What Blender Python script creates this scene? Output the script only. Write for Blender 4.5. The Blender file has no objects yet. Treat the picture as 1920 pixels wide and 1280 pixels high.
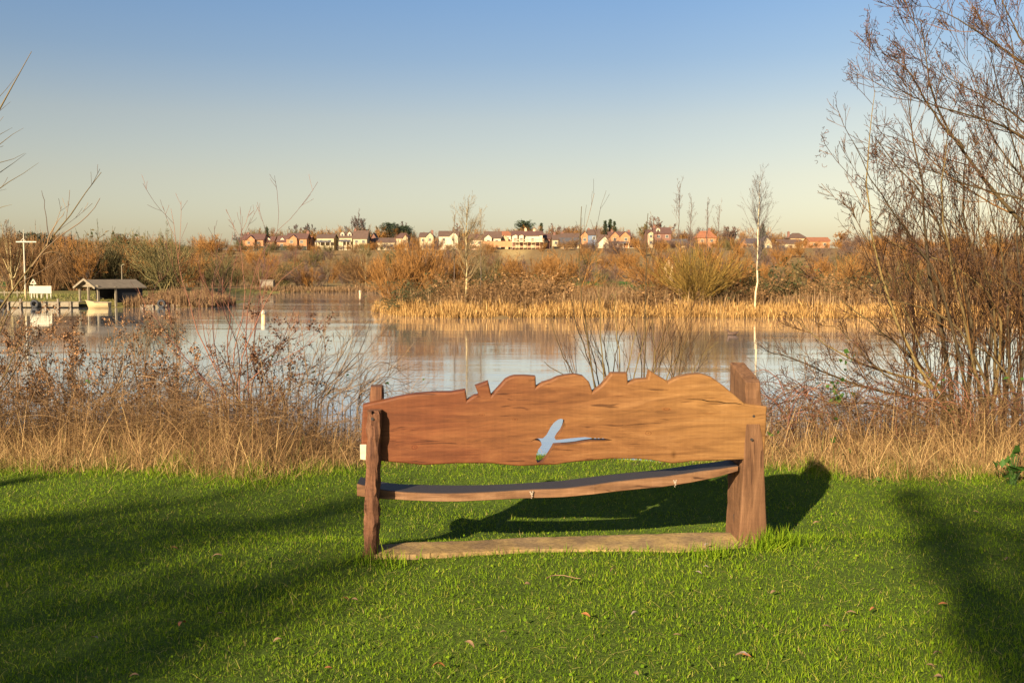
import bpy, bmesh, math, random
import numpy as np
from mathutils import Vector

# ------------------------------------------------------------------ camera, sky, sun, exposure
C = bpy.context.scene.collection
SC = bpy.context.scene
F = 1867.0                      # focal length in pixels of the 1920 px wide photograph
EYE = np.array([0.0, 0.0, 1.5])
TH = math.atan(130.0 / F)       # the camera looks down by about four degrees
cam = bpy.data.cameras.new('camera')
cam.sensor_width = 36.0
cam.lens = 36.0 * F / 1920.0
cam.clip_start = 0.05
cam.clip_end = 8000
cob = bpy.data.objects.new('camera', cam)
C.objects.link(cob)
cob.location = EYE
cob.rotation_euler = (math.pi / 2 - TH, 0, 0)
SC.camera = cob

SUN_EL, SUN_AZ = math.radians(23.5), math.radians(29.0)   # shadows run away from us and 29 degrees to the right
SDIR = np.array([math.sin(SUN_AZ) * math.cos(SUN_EL), math.cos(SUN_AZ) * math.cos(SUN_EL), -math.sin(SUN_EL)])
sl = bpy.data.lights.new('sun', 'SUN')
sl.energy = 5.0
sl.angle = math.radians(0.5)
sl.color = (1.0, 0.83, 0.60)
so = bpy.data.objects.new('sun', sl)
C.objects.link(so)
so.rotation_euler = Vector(SDIR).to_track_quat('-Z', 'Y').to_euler()

W = bpy.data.worlds.new('World')
SC.world = W
W.use_nodes = True
nt = W.node_tree
nt.nodes.clear()
sky = nt.nodes.new('ShaderNodeTexSky')
sky.sky_type = 'NISHITA'
sky.sun_disc = False
sky.sun_elevation = SUN_EL
sky.sun_rotation = math.atan2(-math.sin(SUN_AZ), -math.cos(SUN_AZ))
sky.altitude = 50
sky.air_density = 1.0
sky.dust_density = 1.5
sky.ozone_density = 1.0
tc = nt.nodes.new('ShaderNodeTexCoord')
sep = nt.nodes.new('ShaderNodeSeparateXYZ')
nt.links.new(tc.outputs['Generated'], sep.inputs[0])
grade = nt.nodes.new('ShaderNodeValToRGB')      # warm winter air low down, clear blue higher up
nt.links.new(sep.outputs['Z'], grade.inputs[0])
SKY_STOPS = [(0.0, (1.08, 0.93, 0.82)), (0.052, (1.08, 0.93, 0.82)), (0.0912, (1.11, 0.90, 0.75)), (0.148, (1.06, 0.88, 0.76)), (0.2046, (0.82, 0.82, 0.85)), (0.258, (0.72, 0.82, 0.94)), (0.6, (0.68, 0.78, 0.95))]
cr = grade.color_ramp
while len(cr.elements) < len(SKY_STOPS):
    cr.elements.new(0.5)
for e, (p, c) in zip(cr.elements, SKY_STOPS):
    e.position = p
    e.color = (*c, 1)
mul = nt.nodes.new('ShaderNodeMix')
mul.data_type = 'RGBA'
mul.blend_type = 'MULTIPLY'
mul.inputs[0].default_value = 1.0
nt.links.new(sky.outputs[0], mul.inputs[6])
nt.links.new(grade.outputs[0], mul.inputs[7])
side = nt.nodes.new('ShaderNodeValToRGB')       # the sky pales towards the right
nt.links.new(sep.outputs['X'], side.inputs[0])
side.color_ramp.elements[0].position = 0.12
side.color_ramp.elements[0].color = (1, 1, 1, 1)
side.color_ramp.elements[1].position = 0.50
side.color_ramp.elements[1].color = (1.22, 1.17, 1.1, 1)
mul2 = nt.nodes.new('ShaderNodeMix')
mul2.data_type = 'RGBA'
mul2.blend_type = 'MULTIPLY'
mul2.inputs[0].default_value = 1.0
nt.links.new(mul.outputs[2], mul2.inputs[6])
nt.links.new(side.outputs[0], mul2.inputs[7])
bg = nt.nodes.new('ShaderNodeBackground')
bg.inputs[1].default_value = 0.051
nt.links.new(mul2.outputs[2], bg.inputs[0])
wo = nt.nodes.new('ShaderNodeOutputWorld')
nt.links.new(bg.outputs[0], wo.inputs[0])

SC.view_settings.view_transform = 'Standard'
SC.view_settings.look = 'None'
SC.view_settings.exposure = 1.4
SC.view_settings.gamma = 1.0
SC.view_settings.use_curve_mapping = False
SC.cycles.max_bounces = 6
SC.cycles.diffuse_bounces = 3
SC.cycles.glossy_bounces = 3
SC.cycles.transmission_bounces = 3
SC.cycles.transparent_max_bounces = 6
SC.cycles.caustics_reflective = False
SC.cycles.caustics_refractive = False
SC.cycles.use_denoising = True

RNG = np.random.default_rng(7)
random.seed(7)


# ------------------------------------------------------------------ helpers: pixels of the photograph to places
def ray(px, py):
    u, v = px - 960.0, 640.0 - py
    return np.array([u, F * math.cos(TH) + v * math.sin(TH), -F * math.sin(TH) + v * math.cos(TH)])


def at(px, py, Y):
    """The point seen at (px, py) that stands Y metres in front of the camera."""
    r = ray(px, py)
    return EYE + r * (Y / r[1])


def gnd(px, py, z=0.0):
    """The point seen at (px, py) that lies at height z."""
    r = ray(px, py)
    return EYE + r * ((z - EYE[2]) / r[2])


# ------------------------------------------------------------------ helpers: objects
def tag(o, label=None, cat=None, group=None, kind=None):
    if label: o['label'] = label
    if cat: o['category'] = cat
    if group: o['group'] = group
    if kind: o['kind'] = kind
    return o


def thing(name, loc, label, cat, group=None, rz=0.0):
    o = bpy.data.objects.new(name, None)
    C.objects.link(o)
    o.empty_display_size = 0.1
    o.location = [float(q) for q in loc]
    o.rotation_euler = (0, 0, rz)
    return tag(o, label, cat, group)


def link(name, me, mat, parent=None, loc=None):
    o = bpy.data.objects.new(name, me)
    C.objects.link(o)
    if mat is not None and not me.materials:
        me.materials.append(mat)
    if parent is not None:
        o.parent = parent
    if loc is not None:
        o.location = [float(q) for q in loc]
    return o


class MB:
    """Collects vertices and faces of one mesh; optional value per vertex kept as the attribute 'tint'."""
    def __init__(s):
        s.v, s.f, s.t, s.n = [], [], [], 0
        s.soft = False

    def add(s, V, faces, tint=None):
        V = np.asarray(V, float).reshape(-1, 3)
        for fa in (faces if isinstance(faces, list) and len(faces) and isinstance(faces[0], np.ndarray) else [np.asarray(faces)]):
            if len(fa):
                s.f.append(np.asarray(fa, int) + s.n)
        s.v.append(V)
        t = np.zeros(len(V)) if tint is None else np.broadcast_to(np.asarray(tint, float), (len(V),))
        s.t.append(t)
        s.n += len(V)
        return s

    def box(s, x0, x1, y0, y1, z0, z1, tint=0.5):
        V = [(x, y, z) for z in (z0, z1) for y in (y0, y1) for x in (x0, x1)]
        return s.add(V, [(0, 2, 3, 1), (4, 5, 7, 6), (0, 1, 5, 4), (2, 6, 7, 3), (0, 4, 6, 2), (1, 3, 7, 5)], tint)

    def bar(s, a, b, w, h=None, tint=0.5):
        a, b = np.asarray(a, float), np.asarray(b, float)
        h = w if h is None else h
        d = (b - a) / np.linalg.norm(b - a)
        ref = np.array([0, 0, 1.0]) if abs(d[2]) < 0.9 else np.array([0, 1.0, 0])
        n1 = np.cross(d, ref); n1 /= np.linalg.norm(n1)
        n2 = np.cross(n1, d)
        V = [p + n1 * sx * w / 2 + n2 * sy * h / 2 for p in (a, b) for sx, sy in ((-1, -1), (1, -1), (1, 1), (-1, 1))]
        return s.add(V, [(0, 1, 2, 3), (7, 6, 5, 4), (0, 4, 5, 1), (1, 5, 6, 2), (2, 6, 7, 3), (3, 7, 4, 0)], tint)

    def prism(s, poly, off, tint=0.5):
        """poly: 3D points of a flat outline, swept by the vector off."""
        P = np.asarray(poly, float); n = len(P); off = np.asarray(off, float)
        s.add(np.vstack([P, P + off]), [], tint)
        b = s.n - 2 * n
        s.f.append(np.array([list(range(n))]) + b)
        s.f.append(np.array([list(range(2 * n - 1, n - 1, -1))]) + b)
        s.f.append(np.array([(i, i + n, (i + 1) % n + n, (i + 1) % n) for i in range(n)]) + b)
        return s

    def lathe(s, prof, cx=0, cy=0, n=16, tint=0.5):
        """prof: (radius, z) pairs."""
        k = len(prof)
        a = np.arange(n) * 2 * math.pi / n
        V = np.array([(cx + r * math.cos(q), cy + r * math.sin(q), z) for r, z in prof for q in a])
        fs = [(i * n + j, i * n + (j + 1) % n, (i + 1) * n + (j + 1) % n, (i + 1) * n + j) for i in range(k - 1) for j in range(n)]
        return s.add(V, fs, tint)

    def mesh(s, name, smooth=False):
        V = np.vstack(s.v) if s.v else np.zeros((0, 3))
        me = bpy.data.meshes.new(name)
        me.vertices.add(len(V))
        me.vertices.foreach_set('co', V.astype(np.float32).ravel())
        li = np.concatenate([f.ravel() for f in s.f]).astype(np.int32)
        ct = np.concatenate([np.full(len(f), f.shape[1]) for f in s.f]).astype(np.int32)
        st = np.concatenate([[0], np.cumsum(ct)[:-1]]).astype(np.int32)
        me.loops.add(len(li))
        me.loops.foreach_set('vertex_index', li)
        me.polygons.add(len(ct))
        me.polygons.foreach_set('loop_start', st)
        me.polygons.foreach_set('use_smooth', np.full(len(ct), bool(smooth or s.soft)))
        at_ = me.attributes.new('tint', 'FLOAT', 'POINT')
        at_.data.foreach_set('value', np.concatenate(s.t).astype(np.float32))
        me.update(calc_edges=True)
        return me

    def build(s, name, mat, parent=None, loc=None, smooth=False):
        return link(name, s.mesh(name, smooth), mat, parent, loc)


def nrm(v):
    return v / np.maximum(np.linalg.norm(v, axis=-1, keepdims=True), 1e-9)


# ------------------------------------------------------------------ helpers: twigs, blades, leaves
def resample(pts, n, rng=None, wob=0.0):
    P = np.asarray(pts, float)
    d = np.concatenate([[0], np.cumsum(np.linalg.norm(np.diff(P, axis=0), axis=1))])
    q = np.linspace(0, d[-1], n)
    R = np.stack([np.interp(q, d, P[:, i]) for i in range(3)], 1)
    for _ in range(2):                       # round off the corners
        R[1:-1] = 0.25 * R[:-2] + 0.5 * R[1:-1] + 0.25 * R[2:]
    if rng is not None and wob > 0:
        w = rng.normal(0, wob, (n, 3)); w[0] = 0
        R = R + w
    return R


def sprout(P, R, k, ang=0.6, lenf=0.5, n=5, up=0.15, tmin=0.2, tmax=1.0, rf=0.6, wob=0.12, rmin=0.002, rng=RNG, lmin=0.0, flat=None, taper=0.3, shrink=0.55, drift=(0, 0, 0)):
    """k side branches on each of the polylines P (m, n, 3) with radii R (m, n)."""
    m, N = P.shape[:2]
    idx = np.repeat(np.arange(m), k)
    M = len(idx)
    t = rng.uniform(tmin, tmax, M)
    s = t * (N - 1)
    i0 = np.minimum(s.astype(int), N - 2)
    f = (s - i0)[:, None]
    st = P[idx, i0] * (1 - f) + P[idx, i0 + 1] * f
    tg = nrm(P[idx, i0 + 1] - P[idx, i0])
    r0 = (R[idx, i0] * (1 - f[:, 0]) + R[idx, i0 + 1] * f[:, 0]) * rf
    L = np.linalg.norm(np.diff(P, axis=1), axis=2).sum(1)[idx] * lenf * (1 - shrink * t) * rng.uniform(0.6, 1.35, M)
    L = np.maximum(L, lmin)
    rv = rng.normal(0, 1, (M, 3))
    if flat is not None:
        rv *= np.asarray(flat)
    pp = nrm(rv - (rv * tg).sum(1, keepdims=True) * tg)
    a = ang * rng.uniform(0.6, 1.4, M)[:, None]
    d = np.cos(a) * tg + np.sin(a) * pp
    Q = np.zeros((M, n, 3))
    Q[:, 0] = st
    upv = np.array([0, 0, up]) + np.asarray(drift)
    for i in range(1, n):
        d = nrm(d + upv + rng.normal(0, wob, (M, 3)))
        Q[:, i] = Q[:, i - 1] + d * (L / (n - 1))[:, None]
    Rr = np.maximum(r0[:, None] * np.linspace(1, taper, n)[None], rmin)
    return Q, Rr


def fan(m, base, h, spread, rng, n=7, r0=0.02, bend=0.1, jitter=0.1, up=0.05, hvar=0.35, taper=0.25):
    """m stems rising from around base, leaning outwards by up to spread radians."""
    az = rng.uniform(0, 2 * math.pi, m)
    ti = spread * np.sqrt(rng.uniform(0, 1, m))
    d = np.stack([np.cos(az) * np.sin(ti), np.sin(az) * np.sin(ti), np.cos(ti)], 1)
    L = h * rng.uniform(1 - hvar, 1.0, m)
    P = np.zeros((m, n, 3))
    j = rng.uniform(-1, 1, (m, 2)) * jitter
    P[:, 0] = np.asarray(base, float)
    P[:, 0, :2] += j
    for i in range(1, n):
        d = nrm(d + rng.normal(0, bend, (m, 3)) + np.array([0, 0, up]))
        P[:, i] = P[:, i - 1] + d * (L / (n - 1))[:, None]
    R = r0 * rng.uniform(0.7, 1.2, m)[:, None] * np.linspace(1, taper, n)[None]
    return P, R


def tubes(mb, P, R, sides=3, tint=None, rng=RNG):
    mb.soft = True
    m, n = P.shape[:2]
    T = np.empty_like(P)
    T[:, 1:-1] = P[:, 2:] - P[:, :-2]
    T[:, 0] = P[:, 1] - P[:, 0]
    T[:, -1] = P[:, -1] - P[:, -2]
    T = nrm(T)
    ref = nrm(rng.normal(0, 1, (m, 1, 3)))
    A = nrm(np.cross(T, np.broadcast_to(ref, T.shape)))
    B = np.cross(T, A)
    a = np.arange(sides) * 2 * math.pi / sides
    V = P[:, :, None] + R[:, :, None, None] * (np.cos(a)[None, None, :, None] * A[:, :, None] + np.sin(a)[None, None, :, None] * B[:, :, None])
    j = np.arange(sides); jn = (j + 1) % sides
    f1 = np.stack([j, jn, jn + sides, j + sides], 1)
    f2 = (f1[None] + (np.arange(n - 1) * sides)[:, None, None]).reshape(-1, 4)
    fs = (f2[None] + (np.arange(m) * n * sides)[:, None, None]).reshape(-1, 4)
    tt = rng.uniform(0, 1, m) if tint is None else np.broadcast_to(np.asarray(tint, float), (m,))
    mb.add(V.reshape(-1, 3), [fs], np.repeat(tt, n * sides))
    return mb


def blades(mb, base, h, w, rng, lean=0.3, nseg=3, curl=0.5, tint=None, dirv=None, lean0=0.0):
    """Tapering ribbons: one grass blade, reed or stalk each."""
    mb.soft = True
    m = len(base)
    az = rng.uniform(0, 2 * math.pi, m)
    ld = np.stack([np.cos(az), np.sin(az), np.zeros(m)], 1)
    if dirv is not None:
        ld = nrm(ld * 0.8 + np.asarray(dirv))
    th = rng.uniform(0, math.pi, m)
    sd = np.stack([np.cos(th), np.sin(th), np.zeros(m)], 1)
    le = np.abs(rng.normal(lean0, lean, m))
    V = np.zeros((m, 2 * nseg + 1, 3))
    p = base.copy()
    for i in range(nseg + 1):
        q = i / nseg
        if i:
            a = np.clip(le * (1 + curl * 2 * q), 0, 1.9)
            p = p + (np.cos(a)[:, None] * np.array([0, 0, 1.0]) + np.sin(a)[:, None] * ld) * (h / nseg)[:, None]
        if i < nseg:
            ww = (w * (1 - 0.75 * q * q))[:, None] * 0.5
            V[:, 2 * i] = p - sd * ww
            V[:, 2 * i + 1] = p + sd * ww
        else:
            V[:, 2 * i] = p
    k = 2 * nseg + 1
    fq = np.array([(2 * i, 2 * i + 1, 2 * i + 3, 2 * i + 2) for i in range(nseg - 1)]).reshape(-1, 4)
    ft = np.array([(2 * nseg - 2, 2 * nseg - 1, 2 * nseg)])
    o = (np.arange(m) * k)[:, None, None]
    fl = [(ft[None] + o).reshape(-1, 3)]
    if len(fq):
        fl.append((fq[None] + o).reshape(-1, 4))
    tt = rng.uniform(0, 1, m) if tint is None else tint
    mb.add(V.reshape(-1, 3), fl, np.repeat(tt, k))
    return mb


def leaves(mb, pos, size, rng, droop=0.0, tint=None, slim=0.55):
    """Small bent leaves (two triangles each side of a fold) at the points pos."""
    mb.soft = True
    m = len(pos)
    d = nrm(rng.normal(0, 1, (m, 3)) + np.array([0, 0, -droop]))
    sv = nrm(np.cross(d, rng.normal(0, 1, (m, 3))))
    nv = np.cross(d, sv)
    s = (size * rng.uniform(0.6, 1.4, m))[:, None]
    V = np.stack([pos, pos + d * s * 0.5 + sv * s * slim * 0.5 + nv * s * 0.15, pos + d * s, pos + d * s * 0.5 - sv * s * slim * 0.5 + nv * s * 0.15], 1)
    o = (np.arange(m) * 4)[:, None]
    tt = rng.uniform(0, 1, m) if tint is None else tint
    mb.add(V.reshape(-1, 3), [np.concatenate([o + np.array([[0, 1, 2]]), o + np.array([[0, 2, 3]])])], np.repeat(tt, 4))
    return mb


def pick(P, k, rng, tmin=0.3, tmax=1.0):
    """k random points along each polyline."""
    m, N = P.shape[:2]
    idx = np.repeat(np.arange(m), k)
    s = rng.uniform(tmin, tmax, len(idx)) * (N - 1)
    i0 = np.minimum(s.astype(int), N - 2)
    f = (s - i0)[:, None]
    return P[idx, i0] * (1 - f) + P[idx, i0 + 1] * f


# ------------------------------------------------------------------ materials
def new_mat(name):
    m = bpy.data.materials.new(name)
    m.use_nodes = True
    t = m.node_tree
    t.nodes.clear()
    o = t.nodes.new('ShaderNodeOutputMaterial')
    b = t.nodes.new('ShaderNodeBsdfPrincipled')
    t.links.new(b.outputs[0], o.inputs[0])
    return m, t, b, o


def ramp(t, stops, src):
    r = t.nodes.new('ShaderNodeValToRGB')
    e = r.color_ramp.elements
    while len(e) < len(stops):
        e.new(0.5)
    for q, (p, c) in zip(e, stops):
        q.position = p
        q.color = (*c, 1)
    t.links.new(src, r.inputs[0])
    return r.outputs[0]


def coords(t, kind='Object', scale=(1, 1, 1)):
    c = t.nodes.new('ShaderNodeTexCoord')
    mp = t.nodes.new('ShaderNodeMapping')
    mp.inputs['Scale'].default_value = scale
    t.links.new(c.outputs[kind], mp.inputs[0])
    return mp.outputs[0]


def noise(t, vec, scale, detail=4, rough=0.6, dist=0.0):
    n = t.nodes.new('ShaderNodeTexNoise')
    n.inputs['Scale'].default_value = scale
    n.inputs['Detail'].default_value = detail
    n.inputs['Roughness'].default_value = rough
    n.inputs['Distortion'].default_value = dist
    if vec is not None:
        t.links.new(vec, n.inputs['Vector'])
    return n.outputs['Fac']


def mixc(t, fac, a, b, mode='MIX'):
    x = t.nodes.new('ShaderNodeMix')
    x.data_type = 'RGBA'
    x.blend_type = mode
    for i, v in ((0, fac), (6, a), (7, b)):
        if isinstance(v, (int, float)):
            x.inputs[i].default_value = v
        elif isinstance(v, tuple):
            x.inputs[i].default_value = (*v, 1)
        else:
            t.links.new(v, x.inputs[i])
    return x.outputs[2]


def bump(t, b, src, strength=0.3, dist=0.01):
    n = t.nodes.new('ShaderNodeBump')
    n.inputs['Strength'].default_value = strength
    n.inputs['Distance'].default_value = dist
    t.links.new(src, n.inputs['Height'])
    t.links.new(n.outputs[0], b.inputs['Normal'])


def tinted(name, stops, rough=0.8, trans=0.0, objrand=0.0, spec=0.3):
    """Colour from the per-twig value 'tint', varied a little from object to object."""
    m, t, b, o = new_mat(name)
    a = t.nodes.new('ShaderNodeAttribute')
    a.attribute_name = 'tint'
    col = ramp(t, stops, a.outputs['Fac'])
    if objrand:
        oi = t.nodes.new('ShaderNodeObjectInfo')
        f = ramp(t, [(0, (1 - objrand,) * 3), (1, (1 + 0 * objrand,) * 3)], oi.outputs['Random'])
        col = mixc(t, 1.0, col, f, 'MULTIPLY')
    t.links.new(col, b.inputs['Base Color'])
    b.inputs['Roughness'].default_value = rough
    b.inputs['Specular IOR Level'].default_value = spec
    if trans:
        tr = t.nodes.new('ShaderNodeBsdfTranslucent')
        t.links.new(col, tr.inputs[0])
        ms = t.nodes.new('ShaderNodeMixShader')
        ms.inputs[0].default_value = trans
        t.links.new(b.outputs[0], ms.inputs[1])
        t.links.new(tr.outputs[0], ms.inputs[2])
        t.links.new(ms.outputs[0], o.inputs[0])
    return m


def plain(name, col, rough=0.8, var=0.15, scale=3.0, kind='Object', bmp=0.0):
    m, t, b, o = new_mat(name)
    n = noise(t, coords(t, kind), scale, 5)
    lo = tuple(c * (1 - var) for c in col)
    hi = tuple(min(1, c * (1 + var)) for c in col)
    t.links.new(ramp(t, [(0.3, lo), (0.7, hi)], n), b.inputs['Base Color'])
    b.inputs['Roughness'].default_value = rough
    if bmp:
        bump(t, b, n, bmp, 0.02)
    return m


def wood(name, stops, scale, axis, rough=0.65, bmp=0.35, split=None, top_shade=None):
    """Fine fibres and broad figure stretched along axis (0, 1, 2), a few knots; optional shade painted on upper faces."""
    m, t, b, o = new_mat(name)

    def vec(along, across):
        return coords(t, 'Object', tuple((along if i == axis else across) * scale for i in range(3)))
    fib = noise(t, vec(1.6, 70), 1.0, 6, 0.7, 0.25)
    g = noise(t, vec(0.9, 9.0), 1.6, 7, 0.6, 1.6)
    g2 = noise(t, vec(0.8, 2.4), 1.3, 5, 0.6, 0.8)
    saw = noise(t, vec(60, 2.0), 1.0, 3, 0.6)
    col = ramp(t, stops, g)
    if split:
        c = t.nodes.new('ShaderNodeTexCoord')
        s = t.nodes.new('ShaderNodeSeparateXYZ')
        t.links.new(c.outputs['Object'], s.inputs[0])
        ad = t.nodes.new('ShaderNodeMath'); ad.operation = 'MULTIPLY_ADD'
        ad.inputs[1].default_value = 1.6
        t.links.new(g2, ad.inputs[0])
        t.links.new(s.outputs[0], ad.inputs[2])
        mr = t.nodes.new('ShaderNodeMapRange')
        mr.inputs[1].default_value = split[0]
        mr.inputs[2].default_value = split[1]
        t.links.new(ad.outputs[0], mr.inputs[0])
        col = mixc(t, mr.outputs[0], col, ramp(t, split[2], g))
    col = mixc(t, 0.75, col, ramp(t, [(0.3, (0.62, 0.58, 0.54)), (0.48, (1, 1, 1)), (0.7, (1.12, 1.1, 1.05))], g2), 'MULTIPLY')
    col = mixc(t, 0.7, col, ramp(t, [(0.3, (0.62, 0.58, 0.55)), (0.5, (1, 1, 1)), (0.72, (1.15, 1.12, 1.08))], fib), 'MULTIPLY')
    col = mixc(t, 0.35, col, ramp(t, [(0.3, (0.8, 0.78, 0.76)), (0.55, (1, 1, 1)), (0.75, (1.2, 1.2, 1.2))], saw), 'MULTIPLY')
    chk = noise(t, vec(1.1, 34), 1.0, 3, 0.5, 0.6)
    col = mixc(t, 0.8, col, ramp(t, [(0.315, (0.25, 0.2, 0.17)), (0.345, (0.85, 0.82, 0.8)), (0.37, (1, 1, 1))], chk), 'MULTIPLY')
    vo = t.nodes.new('ShaderNodeTexVoronoi')
    vo.inputs['Scale'].default_value = 1.3
    t.links.new(vec(1.4, 2.4), vo.inputs['Vector'])
    col = mixc(t, 0.75, col, ramp(t, [(0.02, (0.3, 0.24, 0.2)), (0.06, (0.7, 0.62, 0.55)), (0.12, (1, 1, 1))], vo.outputs['Distance']), 'MULTIPLY')
    if top_shade:
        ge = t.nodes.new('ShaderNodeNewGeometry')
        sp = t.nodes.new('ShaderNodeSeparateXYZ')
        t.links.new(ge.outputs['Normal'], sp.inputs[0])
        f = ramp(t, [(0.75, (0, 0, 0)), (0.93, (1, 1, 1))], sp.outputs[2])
        col = mixc(t, f, col, top_shade)  # shade put into the colour of faces that look up
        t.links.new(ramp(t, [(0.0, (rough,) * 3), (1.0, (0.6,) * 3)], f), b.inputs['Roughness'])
    else:
        b.inputs['Roughness'].default_value = rough
    t.links.new(col, b.inputs['Base Color'])
    b.inputs['Specular IOR Level'].default_value = 0.25
    bump(t, b, fib, bmp, 0.004)
    return m


def spots(mat, marks):
    """Knots, moss and water stains of a board: (place in the object, radii, colour) each."""
    t = mat.node_tree
    b = next(n for n in t.nodes if n.type == 'BSDF_PRINCIPLED')
    col = b.inputs['Base Color'].links[0].from_socket
    c = t.nodes.new('ShaderNodeTexCoord')
    nz = t.nodes.new('ShaderNodeTexNoise')
    nz.inputs['Scale'].default_value = 14
    nz.inputs['Detail'].default_value = 5
    t.links.new(c.outputs['Object'], nz.inputs['Vector'])
    for p, rad, tone, ring in marks:
        v = t.nodes.new('ShaderNodeVectorMath'); v.operation = 'SUBTRACT'
        v.inputs[1].default_value = tuple(float(q) for q in p)
        t.links.new(c.outputs['Object'], v.inputs[0])
        w = t.nodes.new('ShaderNodeVectorMath'); w.operation = 'MULTIPLY'
        w.inputs[1].default_value = (1 / rad[0], 1 / 0.5, 1 / rad[1])
        t.links.new(v.outputs[0], w.inputs[0])
        l = t.nodes.new('ShaderNodeVectorMath'); l.operation = 'LENGTH'
        t.links.new(w.outputs[0], l.inputs[0])
        ad = t.nodes.new('ShaderNodeMath'); ad.operation = 'MULTIPLY_ADD'
        ad.inputs[1].default_value = 0.9
        t.links.new(nz.outputs['Fac'], ad.inputs[0]); t.links.new(l.outputs['Value'], ad.inputs[2])
        if ring:
            stops = [(0.45, tone), (0.62, tuple(min(1.25, q * 2.4) for q in tone)), (0.75, tone), (0.9, tuple(min(1.1, q * 2.2) for q in tone)), (1.0, (1, 1, 1))]
        else:
            stops = [(0.45, tone), (1.0, (1, 1, 1))]
        col = mixc(t, 0.85, col, ramp(t, stops, ad.outputs[0]), 'MULTIPLY')
    t.links.new(col, b.inputs['Base Color'])


# ------------------------------------------------------------------ the lie of the land
WATER = -1.2


def sstep(a, b, x):
    t = np.clip((x - a) / (b - a), 0, 1)
    return t * t * (3 - 2 * t)


def lawn_edge(x):
    return 7.3 + 0.60 * np.exp(-((x - 0.6) / 2.1) ** 4) - 0.04 * x + 0.12 * np.sin(x * 1.7 + 1) + 0.07 * np.sin(x * 4.1)


def shore_far(x):
    return 136 + 3 * np.sin(x * 0.07 + 1) + 1.5 * np.sin(x * 0.23) + np.clip(-x - 30, 0, 60) * -0.3


def shore_isl(x):
    return 59 + 9 * np.exp(-np.clip(x + 8.8, 0, 99) / 1.6) + 0.35 * np.sin(x * 0.9) + 0.25 * np.sin(x * 2.3) + 0.5 * np.sin(x * 0.21)


def land(x, y):
    """Metres inside the shore (positive on land)."""
    near = lawn_edge(x) + 4.2 + 0.3 * np.sin(x * 0.8) - y
    isl = np.minimum(np.minimum(y - shore_isl(x), 70.5 + np.clip(x + 7.5, 0, 99) * 1.6 - y), (x + 9.3) * 0.8)
    prom = np.minimum(np.minimum(y - 76.2 - 0.3 * np.sin(x * 0.6), 92 + np.clip(-30 - x, 0, 99) * 5 - y), (-22.9 - x - np.abs(y - 80) * 0.12) * 0.7)
    east = np.minimum(y - shore_isl(x), (x - 12) * 0.8)
    return np.maximum.reduce([near, isl, prom, east, y - shore_far(x)])


def height(x, y):
    x = np.asarray(x, float); y = np.asarray(y, float)
    sd = land(x, y)
    e = lawn_edge(x)
    gapw = np.exp(-((x - 0.35) / 1.6) ** 4)
    zn = -1.75 * sstep(-0.1 * gapw, 5.2 - 2.5 * gapw, y - e) - 0.10 * sstep(5.45, 6.0, y) * (1 - sstep(6.6, 7.4, y)) * np.exp(-((x - 0.4) / 2.2) ** 4) - 0.02 * np.clip(y - e, 0, 9)
    zn = zn + 0.012 * np.sin(x * 2.1) * np.sin(y * 1.7) + 0.02 * np.sin(x * 0.7 + 2) * np.cos(y * 0.6)
    zf = WATER + np.clip(sd * 0.22, -1.4, 0.55)
    zf = zf + 0.12 * np.sin(x * 0.23) * np.sin(y * 0.19) * sstep(2, 8, sd)
    hill = 10.9 * sstep(165, 392, y) * (0.45 + 0.55 * sstep(180, 380, y)) + 0.5 * np.sin(x * 0.02) * sstep(200, 330, y)
    hill = hill - 2.4 * sstep(290, 330, y) * np.exp(-((x + 2) / 9.0) ** 2) * (1 - sstep(368, 384, y))
    z = np.where(y < 30, zn, zf + hill)
    return z


def hz(x, y):
    return float(height(np.array([x]), np.array([y]))[0])


def axis_pts(spec):
    out = []
    for a, b, st in spec:
        out.append(np.arange(a, b, st))
    return np.concatenate(out + [np.array([spec[-1][1]])])


ys = axis_pts([(-2500, -300, 300), (-300, -30, 30), (-30, -2, 2), (-2, 16, 0.16), (16, 57, 1.5), (57, 100, 0.55), (100, 180, 1.1), (180, 420, 5), (420, 800, 40), (800, 3600, 300)])
xp = axis_pts([(0, 9, 0.2), (9, 40, 0.6), (40, 130, 2.0), (130, 400, 15), (400, 3000, 200)])
xs = np.concatenate([-xp[:0:-1], xp])
GX, GY = np.meshgrid(xs, ys)
GZ = height(GX, GY)
gm = MB()
nx, ny = len(xs), len(ys)
ii = (np.arange(ny - 1)[:, None] * nx + np.arange(nx - 1)[None]).ravel()
gm.add(np.stack([GX.ravel(), GY.ravel(), GZ.ravel()], 1), [np.stack([ii, ii + 1, ii + nx + 1, ii + nx], 1)])
gme = gm.mesh('ground', smooth=True)
# the ground's own colours: turf, bare soil of the bank, meadow, rough hill grass, sand
gx, gy = GX.ravel(), GY.ravel()
sd = land(gx, gy)
col = np.zeros((len(gx), 3))
col[:] = (0.21, 0.135, 0.06)                                     # rough winter grass
turf = (1 - sstep(-0.25, 0.35, gy - lawn_edge(gx)))
col = col * (1 - turf[:, None]) + np.array((0.068, 0.10, 0.014)) * turf[:, None]
bank = sstep(-0.1, 0.4, gy - lawn_edge(gx)) * (gy < 30)
midgap = np.exp(-((gx - 0.35) / 1.35) ** 4)                          # green grass runs down to the water behind the bench
col = col * (1 - bank[:, None]) + (np.array((0.085, 0.058, 0.03)) * (1 - midgap[:, None]) + np.array((0.03, 0.045, 0.012)) * midgap[:, None]) * bank[:, None]
mead = ((gy > 145) & (gy < 200)) * (0.5 + 0.5 * np.sin(gx * 0.05 + 0.6)) + ((gy > 76) & (gy < 135) & ((gx > 8) | (gx < -22))) * 0.4
mead = np.clip(mead, 0, 1)[:, None]
col = col * (1 - mead) + np.array((0.075, 0.13, 0.02)) * mead
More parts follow.
